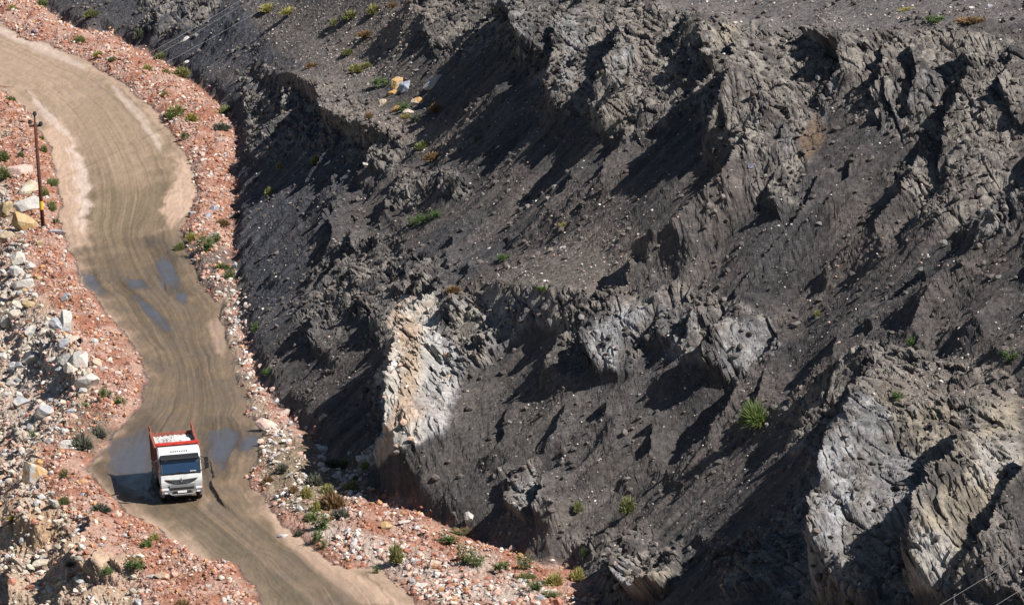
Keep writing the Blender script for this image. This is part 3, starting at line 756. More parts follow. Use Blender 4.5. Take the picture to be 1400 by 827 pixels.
_mr = _n.new('ShaderNodeMapRange'); _mr.inputs[1].default_value = 0.72; _mr.inputs[2].default_value = 1.8; _mr.inputs[3].default_value = 0; _mr.inputs[4].default_value = 0.55; _l.new(_ad.outputs[0], _mr.inputs[0])
_t = _n.new('ShaderNodeBsdfTransparent'); _m = _n.new('ShaderNodeMixShader'); _l.new(_mr.outputs[0], _m.inputs[0]); _l.new(_t.outputs[0], _m.inputs[1]); _l.new(_b.outputs[0], _m.inputs[2]); _l.new(_m.outputs[0], _n['Material Output'].inputs[0])
for lb, pts in PUDDLES:
    P2 = np.array([floor_pt(*p) for p in pts]); cen = P2.mean(0); P2 = cen + (P2 - cen) * 1.5
    P2 = np.vstack([smooth_line(np.vstack([P2, P2[:1]]), 5)[:-1]])
    z = floor_z(cen[1]) - 0.024; m_ = len(P2)
    V = []; fl = []
    for q in (1.0, 0.8, 0.6, 0.3):
        V += [(*(cen + (p - cen) * q), z) for p in P2]; fl += [1.0 - q] * m_
    V.append((*cen, z)); fl.append(1.0)
    F = [(r_*m_+i, r_*m_+(i+1) % m_, (r_+1)*m_+(i+1) % m_, (r_+1)*m_+i) for r_ in range(3) for i in range(m_)] + [(3*m_+i, 3*m_+(i+1) % m_, 4*m_) for i in range(m_)]
    me = bpy.data.meshes.new('puddle'); me.from_pydata([tuple(map(float, v)) for v in V], [], F); me.update()
    a_ = me.attributes.new('film', 'FLOAT', 'POINT'); a_.data.foreach_set('value', np.minimum(np.array(fl, np.float32) * 1.6, 1))
    o = link('puddle', me, None, M_WATER); o['kind'] = 'structure'; o['label'] = lb

# ------------------------------------------------------------------ boulders
COLS = {'white': (0.53, 0.50, 0.46), 'cream': (0.60, 0.53, 0.44), 'ochre': (0.48, 0.29, 0.12), 'grey': (0.36, 0.36, 0.38), 'pink': (0.56, 0.40, 0.34),
        'red': (0.42, 0.20, 0.14), 'tan': (0.50, 0.39, 0.28), 'bluegrey': (0.33, 0.35, 0.41), 'purple': (0.16, 0.12, 0.17), 'brown': (0.22, 0.17, 0.10), 'buff': (0.46, 0.35, 0.20)}
RED_ = np.array([0.50, 0.22, 0.10])
def boulder(px, py, wp, hp, tilt, key, label, key2=None, group='boulders and rocks'):
    g = at(px, py + hp * 0.32); s = pxm(g)
    rb = np.random.default_rng(int(px * 7 + py * 13)); V = rock_shape(ICO3, rb, 16, 0.0); V = V / np.abs(V).max(0); N_ = rb.normal(size=(9, 3)); N_ /= np.linalg.norm(N_, axis=1)[:, None]
    for n_ in N_:
        d_ = V @ n_; V = V - np.maximum(d_ - rb.uniform(.45, .75), 0)[:, None] * n_
    V = V * (1 + 0.05 * fbm(V[:, 0] * 3 + px, V[:, 1] * 3 + V[:, 2] * 2, 4, 3))[:, None]
    V = V / np.abs(V).max(0)
    sz = np.array([wp / s, 0.75 * (wp + hp) / 2 / s, hp / s / 0.97]) * 0.55
    V = V * sz
    a = R(tilt); V = np.c_[V[:, 0] * math.cos(a) - V[:, 2] * math.sin(a), V[:, 1], V[:, 0] * math.sin(a) + V[:, 2] * math.cos(a)]
    c1_ = np.array(COLS[key]); c = np.repeat(c1_[None], len(V), 0)
    t = sst(-0.15, 0.25, fbm(V[:, 0] / max(sz[0], .1) * 1.2 + px, V[:, 2] / max(sz[2], .1) * 1.2 + py, 3, 5))[:, None]
    c = mixc(c, np.array(COLS[key2]) if key2 else c1_ * 0.82, t * (0.9 if key2 else 0.6))
    me = quick_mesh('boulder', V, ICF3, {'soil': np.clip(c, 0, .85)})
    o = link('boulder', me, None, M_BOULD)
    o.location = g + Vector((0, 0, hp / s * 0.20))
    tag(o, label, 'rock', group)
    return o
M_BOULD = soil_mat('boulder_stone', 0.9, 0.22, 5, 0.6, 0.08)
B = [
 (37,279,46,24,4,'white','long white slab lying behind the foot of the wooden pole',None),
 (34,303,38,30,-20,'buff','yellow ochre boulder with a red stain just left of the pole foot','ochre'),
 (74,316,30,9,0,'grey','flat grey slab on the ground right of the pole foot',None),
 (40,256,34,24,0,'cream','rounded buff rock between the white slab and the pink mound','buff'),
 (30,231,42,18,0,'pink','low pink mound of rock in the rubble above the buff rock',None),
 (5,287,26,28,0,'brown','brown ochre rock at the left edge beside the white slab','buff'),
 (9,322,22,16,0,'tan','tan rock in the shade below the yellow boulder',None),
 (26,352,22,20,10,'cream','cream rock at the rim above the double white boulder','white'),
 (42,362,16,12,0,'white','small white rock against the red bank beside the cream rock',None),
 (23,371,20,18,0,'white','upper half of the double white boulder on the rim',None),
 (28,386,32,24,15,'white','lower and larger half of the double white boulder on the rim',None),
 (92,438,20,36,-12,'white','upright white block on the rim beside an orange soil patch',None),
 (76,442,18,18,0,'grey','grey block leaning on the upright white block',None),
 (100,463,20,10,0,'cream','cream slab under the upright white block','tan'),
 (130,466,10,10,0,'white','small square white stone on the orange soil',None),
 (109,489,28,28,-5,'white','pink streaked white block above the big flat white boulder','pink'),
 (132,495,22,17,-25,'tan','tan block beside the pink streaked white block','pink'),
 (121,518,38,27,8,'white','big flat white boulder casting a long shadow down the left slope',None),
 (144,503,13,8,0,'white','small white stone right of the tan block',None),
 (101,528,10,8,0,'pink','small pinkish stone below the big flat white boulder',None),
 (46,646,34,36,-10,'white','big boulder with a white top and orange base on the lower left bank','ochre'),
 (52,632,14,10,0,'ochre','orange stone next to the white topped boulder',None),
 (56,766,24,15,0,'cream','cream tan rock in the lower left hollow','tan'),
 (207,787,16,6,0,'white','flat white stone on the lower left rubble beside the leafy weed',None),
 (222,786,20,12,0,'tan','tan and red rock right of the flat white stone','red'),
 (238,783,14,15,0,'pink','pink block standing in the lower left rubble','red'),
 (284,800,9,8,0,'white','small white stone on the red rubble near the road bottom left',None),
 (307,820,8,10,0,'white','white stone at the bottom edge left of the road',None),
 (40,452,24,16,10,'grey','pale grey block in the left slope under the rim','cream'),
 (48,487,34,22,-15,'grey','large pale grey rock face low on the left slope','cream'),
 (18,500,18,14,0,'grey','grey block near the left edge of the left slope','white'),
 (28,546,26,20,20,'grey','grey slab rock at the left edge above the red bank','cream'),
 (58,560,28,22,25,'grey','grey block between two gullies of the left slope','cream'),
 (80,712,16,10,0,'cream','cream rock beside the brown earth scar lower left',None),
 (26,538,10,9,0,'white','small white rock on top of the grey slab',None),
 (66,521,12,8,0,'tan','tan rock on the stony left slope',None),
 (541,113,17,22,-25,'ochre','tall ochre boulder on the upper bench','tan'),
 (535,126,16,8,15,'ochre','orange wedge under the tall ochre boulder',None),
 (553,118,13,22,-38,'bluegrey','blue grey rock leaning beside the tall ochre boulder',None),
 (589,113,34,15,42,'grey','large oval grey boulder on the upper bench','tan'),
 (523,139,13,10,25,'cream','small tan and orange block left below the ochre boulder','ochre'),
 (541,147,15,9,25,'ochre','small ochre rock among leafy weeds on the bench',None),
 (571,136,18,12,-15,'ochre','orange and cream block below the oval grey boulder','cream'),
 (559,152,14,9,0,'pink','pinkish white rock at the foot of the bench rocks','white'),
 (252,54,18,7,40,'white','pale slanting slab on the dark slope at the upper left',None),
 (255,84,13,5,30,'white','bright white slab above the olive bush at the upper left',None),
 (46,43,9,6,0,'purple','dark purple stone on the road edge at the upper left',None),
 (500,225,13,6,-40,'white','thin pale slab on the dark slope below the bench',None),
 (642,705,15,25,-18,'white','lone white boulder on the smooth dark scree',None),
 (528,718,17,13,0,'buff','yellow orange rock on the red rubble fan','ochre'),
 (521,748,18,12,0,'red','brick red boulder beside the round bush','pink'),
 (595,770,17,14,0,'tan','tan boulder on the pale stones near the bottom','pink'),
 (554,795,12,7,0,'red','red rock on the pale gravel at the bottom',None),
 (387,731,15,8,0,'grey','grey white stone on the right road edge','white'),
 (443,612,19,16,-15,'white','white boulder in the black shadow left of the outcrop',None),
 (478,618,9,9,0,'grey','grey stone lying in the black shadow',None),
 (551,713,22,5,0,'white','long thin white slab at the foot of the scree','pink'),
 (408,693,12,14,10,'grey','grey white rock left of the yellow bush','white'),
 (397,647,14,4,30,'white','white splinter of rock on the muddy bank',None),
 (461,651,14,9,-20,'white','white rock between scrub and the outcrop foot','grey'),
 (484,651,12,10,0,'cream','cream block at the foot of the outcrop',None),
 (262,290,11,8,0,'grey','grey stone on the right berm, left of a pair of grey stones',None),
 (293,284,12,9,0,'bluegrey','blue grey stone on the right berm, upper one of the pair',None),
 (283,294,11,7,0,'bluegrey','blue grey stone on the right berm, lower one of the pair',None),
 (299,399,9,7,0,'white','white stone at the bend of the muddy bank',None),
 (322,362,9,10,0,'grey','pale grey stone at the foot of the dark slope',None),
 (1327,10,12,5,0,'white','white stone on the plateau at the top right',None),
 (1353,8,9,5,0,'grey','grey stone right of the white one on the plateau',None),
 (1278,33,7,3,0,'white','little white stone on the plateau edge',None),
 (768,337,10,5,25,'white','white stone on the stony ground above the middle bench',None),
 (1027,226,12,7,25,'bluegrey','purplish grey stone in the middle of the right hand scree','purple'),
 (748,806,24,10,-8,'pink','pink slab on red soil at the bottom middle','cream'),
 (746,822,16,13,0,'red','left one of two red blocks at the bottom edge','pink'),
 (762,821,15,15,0,'red','right one of two red blocks at the bottom edge','pink'),
 (364,579,30,17,-8,'pink','broad pale pink slab beside the bright little puddle','cream'),
 (358,531,9,10,0,'white','white stone above the pink slab',None),
 (389,563,15,11,0,'pink','pale pink rock right of the broad pink slab','cream'),
 (376,548,12,8,20,'white','white slab on the muddy bank above the pink rock',None),
 (1005,30,7,4,0,'cream','small cream stone on the crest of the cliff',None),
 (1287,520,8,5,0,'white','white stone on the lower right bench',None),
]
for b in B: boulder(*b[:6], b[6], b[7])
def more(n, x0, x1, y0, y1, smin, smax, keys, label, group, test):
    k = 0; tries = 0
    while k < n and tries < n * 20:
        tries += 1
        x_, y_ = rng.uniform(x0, x1), rng.uniform(y0, y1)
        i_ = np.argmin((_fx - x_) ** 2 + (_fy - y_) ** 2)
        if not test[i_]: continue
        w_ = smin * (smax / smin) ** (rng.random() ** 1.6)
        kk = keys[int(rng.integers(len(keys)))]
        boulder(x_, y_, w_, w_ * rng.uniform(.6, .95), rng.uniform(-30, 30), kk, label, None, group); k += 1
offr = (EL > 0.8).ravel()
more(34, 0, 105, 395, 620, 7, 24, ['grey', 'cream', 'white', 'grey'], 'angular pale block among the broken rock of the left slope', 'pale blocks on the left slope', offr)
more(22, 0, 210, 630, 827, 5, 15, ['cream', 'tan', 'pink', 'red'], 'angular stone in the red and tan rubble at the lower left', 'stones in the lower left rubble', offr)
more(12, 0, 60, 330, 420, 8, 20, ['cream', 'white', 'buff'], 'cream block on the rim of the bank below the pole', 'cream blocks on the rim', offr)
offr2 = ((ER > 0.5) & (D < 0.5)).ravel()
more(20, 285, 420, 400, 640, 5, 13, ['white', 'cream', 'pink'], 'small pale rock on the muddy bank right of the road', 'pale rocks on the muddy bank', offr2)
more(24, 430, 760, 690, 827, 5, 14, ['red', 'pink', 'cream', 'grey'], 'broken rock of the red and grey rubble fan at the bottom', 'rocks of the rubble fan', offr2)
# ------------------------------------------------------------------ plants
def leaf_mat(name, c1, c2, rough=0.7):
    m_ = bpy.data.materials.new(name); m_.use_nodes = True
    n = m_.node_tree.nodes; l = m_.node_tree.links; b = n['Principled BSDF']
    at_ = n.new('ShaderNodeAttribute'); at_.attribute_name = 'shade'
    mx = n.new('ShaderNodeMix'); mx.data_type = 'RGBA'; l.new(at_.outputs['Fac'], mx.inputs[0])
    mx.inputs[6].default_value = (*c1, 1); mx.inputs[7].default_value = (*c2, 1)
    l.new(mx.outputs[2], b.inputs['Base Color']); b.inputs['Roughness'].default_value = rough; b.inputs['Specular IOR Level'].default_value = 0.2
    tr = n.new('ShaderNodeBsdfTranslucent'); l.new(mx.outputs[2], tr.inputs[0]); ms = n.new('ShaderNodeMixShader'); ms.inputs[0].default_value = 0.25
    l.new(b.outputs[0], ms.inputs[1]); l.new(tr.outputs[0], ms.inputs[2]); l.new(ms.outputs[0], n['Material Output'].inputs[0])
    return m_
PK = {'yellow': leaf_mat('yellow_tuft', (0.30, 0.27, 0.08), (0.50, 0.45, 0.17)), 'olive': leaf_mat('olive_tuft', (0.22, 0.215, 0.08), (0.38, 0.36, 0.16)),
      'green': leaf_mat('green_tuft', (0.15, 0.17, 0.065), (0.30, 0.31, 0.14)), 'leafy': leaf_mat('leafy_weed', (0.06, 0.105, 0.03), (0.15, 0.225, 0.07)),
      'brown': leaf_mat('dry_tuft', (0.20, 0.12, 0.06), (0.36, 0.24, 0.13)), 'grey': leaf_mat('grey_scrub', (0.10, 0.11, 0.08), (0.22, 0.22, 0.17)),
      'grass': leaf_mat('long_grass', (0.08, 0.13, 0.03), (0.26, 0.33, 0.12))}
def plant_mesh(kind, v):
    r = np.random.default_rng(500 + v * 13 + len(kind))
    Vs = []; Fs = []; Sh = []; n0 = 0
    if kind in ('leafy',):
        n = 420
        nc = r.integers(5, 9); cc = np.c_[r.uniform(-.38, .38, nc), r.uniform(-.38, .38, nc), r.uniform(.05, .4, nc)]
        for i in range(n):
            c0 = cc[r.integers(nc)]; c = c0 + r.normal(size=3) * (0.11, 0.11, 0.13); c[2] = abs(c[2])
            a = r.uniform(0, 6.28); u = np.array([math.cos(a), math.sin(a), r.uniform(-.3, .7)]); u /= np.linalg.norm(u)
            s_ = np.cross(u, (0, 0, 1)); s_ /= np.linalg.norm(s_); L_ = r.uniform(.07, .15); w_ = L_ * .33
            q = [c, c + u * L_ * .5 + s_ * w_, c + u * L_ - np.array([0, 0, .02]), c + u * L_ * .5 - s_ * w_]
            Vs += q; Fs.append([n0, n0+1, n0+2, n0+3]); n0 += 4; Sh += [r.random()] * 4
            if i < nc: c0 = cc[i]; a0, a1 = np.zeros(3), c0
            else: a0, a1 = c0, c
            Vs += [a0, a0 + np.array([.012, 0, .006]), a1 + np.array([.006, 0, .004]), a1]; Fs.append([n0, n0+1, n0+2, n0+3]); n0 += 4; Sh += [0.3] * 4
    else:
        n = {'grass': 1500}.get(kind, 1000); tall = {'grass': 1.0}.get(kind, 0.62); spread = {'grass': .55}.get(kind, .5)
        lob = r.integers(1, 4) if kind != 'grass' else 2
        lc = [(0, 0, 1.0)] + [(r.uniform(-.3, .3), r.uniform(-.3, .3), r.uniform(.45, .8)) for _ in range(lob)]
        for i in range(n):
            lx, ly, ls = lc[r.integers(len(lc))]
            a = r.uniform(0, 6.28); el = math.asin(r.uniform(0.05, 1)); u = np.array([math.cos(a) * math.cos(el), math.sin(a) * math.cos(el), math.sin(el)])
            rad = ls * r.uniform(.55, 1.0)
            tip = np.array([lx, ly, 0]) + u * np.array([spread * .95, spread * .95, tall]) * rad
            if kind == 'grass': tip[2] *= .9; tip += np.array([-.18, -.12, -.05]) * r.random()
            base = np.array([lx, ly, 0]) * .8 + u * np.array([.14, .14, .02]) * r.random()
            if kind != 'grass' and i % 2: base = base + (tip - base) * .55
            mid = (base + tip) / 2 + np.array([0, 0, .06 * (1 if kind == 'grass' else .4)])
            s_ = np.cross(tip - base, r.normal(size=3)); s_ /= np.linalg.norm(s_) + 1e-6; w_ = r.uniform(.010, .022) * (0.5 if kind == 'grass' else 1.25)
            Vs += [base - s_ * w_, base + s_ * w_, mid + s_ * w_, mid - s_ * w_, tip]
            Fs.append([n0, n0+1, n0+2, n0+3]); Fs.append([n0+3, n0+2, n0+4, n0+4]); n0 += 5; Sh += [r.random()] * 5
    me = bpy.data.meshes.new('plant')
    me.from_pydata([tuple(map(float, q)) for q in Vs], [], [tuple(dict.fromkeys(f)) for f in Fs])
    at_ = me.attributes.new('shade', 'FLOAT', 'POINT'); at_.data.foreach_set('value', np.array(Sh, np.float32))
    me.materials.append(PK[kind]); return me
PM = {k: [plant_mesh(k, v) for v in range(3)] for k in PK}
NAME = {'yellow': 'tussock', 'olive': 'bush', 'green': 'bush', 'leafy': 'leafy_weed', 'brown': 'dry_tussock', 'grey': 'scrub', 'grass': 'grass_clump'}
CATN = {'yellow': 'grass tuft', 'olive': 'bush', 'green': 'bush', 'leafy': 'weed', 'brown': 'dry grass tuft', 'grey': 'scrub', 'grass': 'grass clump'}
def plant(px, py, wp, hp, kind, label):
    g = at(px, py + hp * 0.38); s = pxm(g)
    o = bpy.data.objects.new(NAME[kind], PM[kind][int(rng.integers(3))]); C.objects.link(o)
    o.location = g - Vector((0, 0, 0.04)); o.rotation_euler = (0, 0, rng.uniform(0, 6.28))
    if kind in ('grass',): o.rotation_euler.z = 0
    zh = {'leafy': .55, 'grass': .85}.get(kind, .6)
    o.scale = (1.15 * wp / s, 1.15 * wp / s, hp / s / 0.98 / zh * 1.05)
    tag(o, label, CATN[kind], 'plants on the banks and slopes')
PL = [
 (420,672,22,18,'yellow','pale yellow bush left of the yellow round one'),
 (402,668,20,14,'brown','dry brown scrub on the muddy bank beside the grey white rock'),
 (470,632,22,14,'green','green scrub under the outcrop foot'),
 (500,634,18,12,'olive','olive scrub against the outcrop foot'),
 (385,640,22,14,'grey','grey scrub on the mud right of the road rut'),
 (365,655,18,12,'brown','low brown scrub nearest the road rut'),
 (425,705,22,13,'green','green scrub under the yellow round bush'),
 (468,700,24,14,'grey','grey green scrub at the left of the red rubble fan'),
 (543,755,26,32,'olive','large round olive bush on the red rubble fan'),
 (432,691,19,21,'yellow','yellow round bush left of the brown shrub on the verge'),
 (456,682,34,28,'brown','brown and olive shrub between the yellow and the green bush'),
 (448,668,24,18,'olive','olive shrub just above the brown shrub on the verge'),
 (482,665,24,19,'green','soft green bush beside the dark scree edge'),
 (487,652,8,10,'green','thin green sprig above the soft green bush'),
 (791,783,23,20,'yellow','yellow bush standing apart at the foot of the lower slope'),
 (760,790,28,24,'yellow','yellow green bush at the corner of the red soil'),
 (717,787,30,12,'olive','low olive bush on top of the red bank at the bottom'),
 (437,733,18,14,'leafy','bright leafy weed near the right road edge'),
 (440,745,12,12,'leafy','small leafy weed directly below the bright one'),
 (440,715,26,20,'leafy','dark leafy weed above the bright one by the road'),
 (612,737,26,14,'leafy','green weed spreading at the foot of the scree, left part'),
 (628,727,20,10,'leafy','green weed at the foot of the scree beside the lone white boulder'),
 (637,760,24,22,'leafy','dark weed on the red bank below the lone white boulder'),
 (655,765,20,14,'leafy','dark weed joined to the right of the one on the red bank'),
 (684,774,22,12,'leafy','low green weed further right along the red bank'),
 (719,770,20,18,'leafy','dark green leafy bush where red soil meets scree'),
 (731,800,20,14,'leafy','leafy weed behind the pink slab at the bottom'),
 (752,812,22,8,'leafy','leafy weed between the pink slab and the red blocks'),
 (801,757,12,13,'leafy','small green weed alone on the lower scree'),
 (514,779,10,11,'leafy','small green sprout below the round olive bush'),
 (430,655,30,20,'grey','grey green scrub on the muddy bank by the black shadow'),
 (455,632,30,14,'grey','grey scrub at the edge of the black shadow'),
 (408,728,16,10,'grey','grey scrub by the grey white stone on the road edge'),
 (1035,563,44,46,'grass','tall bright green grass clump on the middle of the dark cliff'),
 (858,690,28,26,'green','green bush low on the dark scree, right one of two'),
 (790,690,16,18,'green','green bush low on the dark scree, left one of two'),
 (250,98,26,16,'olive','olive bush at the edge of berm and dark slope beneath the bright slab'),
 (219,76,20,12,'green','green tuft on the berm below the pale slanting slab'),
 (228,96,14,10,'olive','small olive tuft left of the olive bush'),
 (108,53,20,11,'olive','olive tuft on the near side of the upper left berm'),
 (136,73,13,10,'yellow','yellowish tuft on the upper left berm near the road'),
 (152,81,11,7,'green','small green tuft right of the yellowish one on the upper berm'),
 (124,18,22,12,'green','bright green bush on the dark slope edge at the top left'),
 (58,3,20,12,'green','green bush cut by the top edge at the left'),
 (16,10,14,8,'yellow','yellowish tuft in the top left corner'),
 (191,46,22,16,'grey','grey green scrub at the far side of the upper left berm'),
 (202,92,16,10,'yellow','dry yellowish tuft in the middle of the upper left berm'),
 (240,150,36,16,'olive','wide olive bush on the inner edge of the berm'),
 (262,160,24,13,'yellow','yellow green tuft right of the wide olive bush'),
 (233,160,14,9,'leafy','leafy weed under the wide olive bush'),
 (308,150,26,14,'green','green bush at the tip of the red berm under the dark slope'),
 (302,172,28,12,'grey','grey green scrub below the bush at the berm tip'),
 (253,186,12,9,'leafy','dark leafy weed on the red berm by the road bend'),
 (226,128,12,8,'olive','olive tuft on the narrow part of the berm'),
 (365,10,28,13,'yellow','yellow tuft near the top edge, left one of two'),
 (395,14,26,11,'yellow','yellow tuft near the top edge, right one of two'),
 (510,12,24,15,'olive','round olive bush near the top edge'),
 (480,20,30,14,'green','dark green scrub left of the round olive bush at the top'),
 (457,30,18,12,'green','small green bush below the dark green scrub at the top'),
 (535,6,16,10,'brown','brown tuft right of the round olive bush at the top'),
 (500,46,34,9,'brown','low brown grass patch under the round olive bush'),
 (475,70,20,9,'green','bright green tuft on the upper slope, higher of two'),
 (487,92,28,12,'olive','pale olive tuft on the upper slope, lower of two'),
 (502,88,14,9,'olive','small olive tuft joined to the right of the pale one'),
 (425,88,20,8,'brown','brown tuft on the stony ledge at the upper left'),
 (523,114,26,12,'leafy','leafy weed left of the tall ochre boulder'),
 (553,146,18,12,'leafy','leafy weed among the small bench rocks'),
 (555,158,14,8,'yellow','yellow green weed under the pinkish bench rock'),
 (571,160,24,11,'grey','grey green tuft right of the pinkish bench rock'),
 (597,147,22,14,'brown','orange brown tuft at the right end of the bench'),
 (504,157,16,10,'brown','ochre tuft at the left end of the bench'),
 (578,196,28,12,'green','bright green grass patch below the bench'),
 (592,213,32,12,'brown','orange brown grass patch under the green one'),
 (432,217,15,13,'olive','pale tuft on the dark cliff, right one of three'),
 (381,225,12,13,'olive','pale tuft on the dark cliff, middle one of three'),
 (368,260,14,12,'olive','pale tuft on the dark cliff, lowest of three'),
 (565,303,18,11,'leafy','green weed strung across the middle slope, left part'),
 (582,298,18,12,'leafy','green weed strung across the middle slope, centre part'),
 (598,292,16,8,'leafy','green weed strung across the middle slope, right part'),
 (690,352,18,8,'leafy','green weed at the edge of the stony middle ground'),
 (770,306,14,8,'yellow','yellowish tuft on the upper part of the stony middle ground'),
 (618,394,22,11,'brown','brown cushion on top of the pale outcrop'),
 (742,394,16,6,'leafy','tiny green weed on the middle bench'),
 (4,213,24,16,'green','green bush at the left edge, upper one'),
 (7,236,28,20,'green','green bush at the left edge, lower one'),
 (72,247,24,12,'green','green tuft beside the road right of the pole, upper one'),
 (62,262,14,16,'olive','olive tuft right behind the pole'),
 (72,281,18,16,'green','green tuft beside the road right of the pole, lower one'),
 (77,302,9,8,'leafy','tiny dark weed right of the pole foot'),
 (61,203,12,13,'green','green tuft between pole and road'),
 (57,188,10,7,'green','small green tuft higher up between pole and road'),
 (28,210,12,8,'green','dark green tuft in the rubble left of the pole'),
 (15,134,14,9,'green','green tuft at the top of the left rubble bank'),
 (89,683,13,15,'green','pale green bush on the lower left rubble'),
 (88,649,12,14,'leafy','dark green weed above the pale green bush'),
 (145,538,16,14,'leafy','bright green weed below the big flat white boulder'),
 (165,549,18,11,'leafy','green weed hanging at the road edge right of the bright one'),
 (117,554,12,9,'leafy','yellow green weed at the edge of the red hump'),
 (43,593,9,9,'leafy','small green weed on the red bank at the left'),
 (112,604,38,24,'grey','dark grey scrub on the bank left of the truck'),
 (136,590,26,18,'grey','dark grey scrub nearer the road left of the truck'),
 (136,692,32,12,'grey','low grey green scrub at the road corner below the truck shadow'),
 (212,733,18,15,'yellow','yellow bush on the left verge below the truck'),
 (198,744,20,8,'leafy','dark weed in the shade of the yellow bush on the left verge'),
 (182,770,28,15,'leafy','bright leafy bush on the lower left rubble'),
 (148,780,18,10,'leafy','dark leafy weed left of the bright leafy bush'),
 (250,824,28,12,'brown','dry grass at the bottom edge left of the road'),
 (81,792,12,8,'yellow','yellow green tuft in the lower left hollow'),
 (95,770,14,8,'grey','grey tuft in the lower left hollow'),
 (15,708,18,10,'yellow','yellowish tuft at the left edge of the lower bank'),
 (260,323,18,15,'yellow','yellow green bush on the small red mound'),
 (247,336,18,13,'green','green bush left of the small red mound'),
 (280,336,26,18,'leafy','dark leafy weed below the small red mound'),
 (295,325,16,12,'leafy','leafy weed at the right of the small red mound'),
 (305,304,26,12,'brown','orange brown tuft where the berm meets the slope'),
 (302,362,22,10,'green','grass green tuft at the foot of the slope, upper one'),
 (312,376,16,14,'leafy','green weed at the foot of the slope, lower one'),
 (347,449,13,12,'leafy','bright green weed on the muddy bank'),
 (366,509,14,9,'leafy','dark green weed at the foot of the scree above the pool'),
 (322,293,16,10,'grey','grey tuft on the slope foot by the blue grey stones'),
 (1247,467,14,11,'leafy','small green weed on the right hand scree above the cliff head'),
 (1382,487,22,12,'leafy','green weed close to the right edge'),
 (1118,427,15,9,'olive','pale tuft alone on the right hand scree'),
 (1228,540,16,12,'leafy','green weed on the lower right bench'),
 (1332,26,46,8,'brown','dry brown grass on the plateau edge'),
 (1278,27,28,7,'leafy','green weed left of the dry grass on the plateau'),
 (1240,12,34,5,'yellow','thin yellowish grass on the plateau'),
 (1162,823,12,8,'leafy','green weed at the bottom edge under the grey cliff'),
]
for p in PL: plant(*p)
# ------------------------------------------------------------------ solid modelling helpers
import bmesh
def bx(b, lo, hi, bev=0.0, taper=None):
    r = bmesh.ops.create_cube(b, size=1)
    vs = r['verts']
    for v in vs:
        for k in range(3): v.co[k] = lo[k] if v.co[k] < 0 else hi[k]
    if bev:
        es = list({e for v in vs for e in v.link_edges})
        bmesh.ops.bevel(b, geom=es, offset=bev, segments=2, affect='EDGES')
    return vs
def cyl(b, p0, p1, r0_, r1_=None, seg=20):
    p0 = Vector(p0); p1 = Vector(p1); d = p1 - p0
    res = bmesh.ops.create_cone(b, cap_ends=True, segments=seg, radius1=r0_, radius2=r0_ if r1_ is None else r1_, depth=d.length)
    q = d.to_track_quat('Z', 'Y').to_matrix().to_4x4(); q.translation = (p0 + p1) / 2
    bmesh.ops.transform(b, matrix=q, verts=res['verts'])
def prism(b, prof, x0, x1, bev=0):
    """profile in (y, z) pulled from x0 to x1"""
    f = b.faces.new([b.verts.new((x0, y, z)) for y, z in prof])
    r = bmesh.ops.extrude_face_region(b, geom=[f])
    vs = [g for g in r['geom'] if isinstance(g, bmesh.types.BMVert)]
    bmesh.ops.translate(b, verts=vs, vec=(x1 - x0, 0, 0))
    bmesh.ops.recalc_face_normals(b, faces=b.faces)
    if bev:
        bmesh.ops.bevel(b, geom=list(b.edges), offset=bev, segments=2, affect='EDGES')
def part(name, b, m_, parent=None, smooth=False):
    me = bpy.data.meshes.new(name); b.to_mesh(me); b.free()
    if smooth:
        for p in me.polygons: p.use_smooth = True
    return link(name, me, parent, m_)
NB = bmesh.new
WHITE = mat('cab_white', (0.72, 0.735, 0.74), 0.35, 0, 0.5, 0.16, 1.6)
def dusty(m_, amount=0.75, z0=0.5, z1=1.7):
    n = m_.node_tree.nodes; l = m_.node_tree.links; b_ = n['Principled BSDF']
    src = b_.inputs['Base Color'].links[0].from_socket
    tc_ = n.new('ShaderNodeTexCoord'); sx = n.new('ShaderNodeSeparateXYZ'); l.new(tc_.outputs['Object'], sx.inputs[0])
    nz = n.new('ShaderNodeTexNoise'); nz.inputs['Scale'].default_value = 3.5; nz.inputs['Detail'].default_value = 5; l.new(tc_.outputs['Object'], nz.inputs[0])
    ad = n.new('ShaderNodeMath'); ad.operation = 'MULTIPLY_ADD'; ad.inputs[1].default_value = 1.4; l.new(nz.outputs['Fac'], ad.inputs[0]); l.new(sx.outputs[2], ad.inputs[2])
    mr = n.new('ShaderNodeMapRange'); mr.inputs[1].default_value = z0 + 0.7; mr.inputs[2].default_value = z1 + 0.7; mr.inputs[3].default_value = amount; mr.inputs[4].default_value = 0.04; l.new(ad.outputs[0], mr.inputs[0])
    mx = n.new('ShaderNodeMix'); mx.data_type = 'RGBA'; l.new(mr.outputs[0], mx.inputs[0]); l.new(src, mx.inputs[6]); mx.inputs[7].default_value = (0.24, 0.19, 0.14, 1)
    l.new(mx.outputs[2], b_.inputs['Base Color'])
dusty(WHITE, 0.6, 0.3, 1.5)
REDP = mat('tipper_red', (0.56, 0.035, 0.02), 0.42, 0, 0.5, 0.22, 5)
REDW = mat('worn_red_steel', (0.30, 0.085, 0.06), 0.7, 0, 0.4, 0.35, 6, 0.2)
BLACK = mat('black_plastic', (0.018, 0.018, 0.02), 0.5)
GREYP = mat('grey_bumper', (0.17, 0.19, 0.21), 0.5, 0, 0.5, 0.1, 4)
dusty(GREYP, 0.6, 0.4, 1.4); dusty(REDP, 0.6, 1.0, 2.6); dusty(REDW, 0.7, 1.0, 2.8)
STEEL = mat('dull_steel', (0.42, 0.43, 0.44), 0.4, 0.6)
TYRE = mat('tyre_rubber', (0.03, 0.028, 0.026), 0.9, 0, 0.3, 0.3, 8)
DARKM = mat('chassis_dark', (0.05, 0.045, 0.04), 0.7)
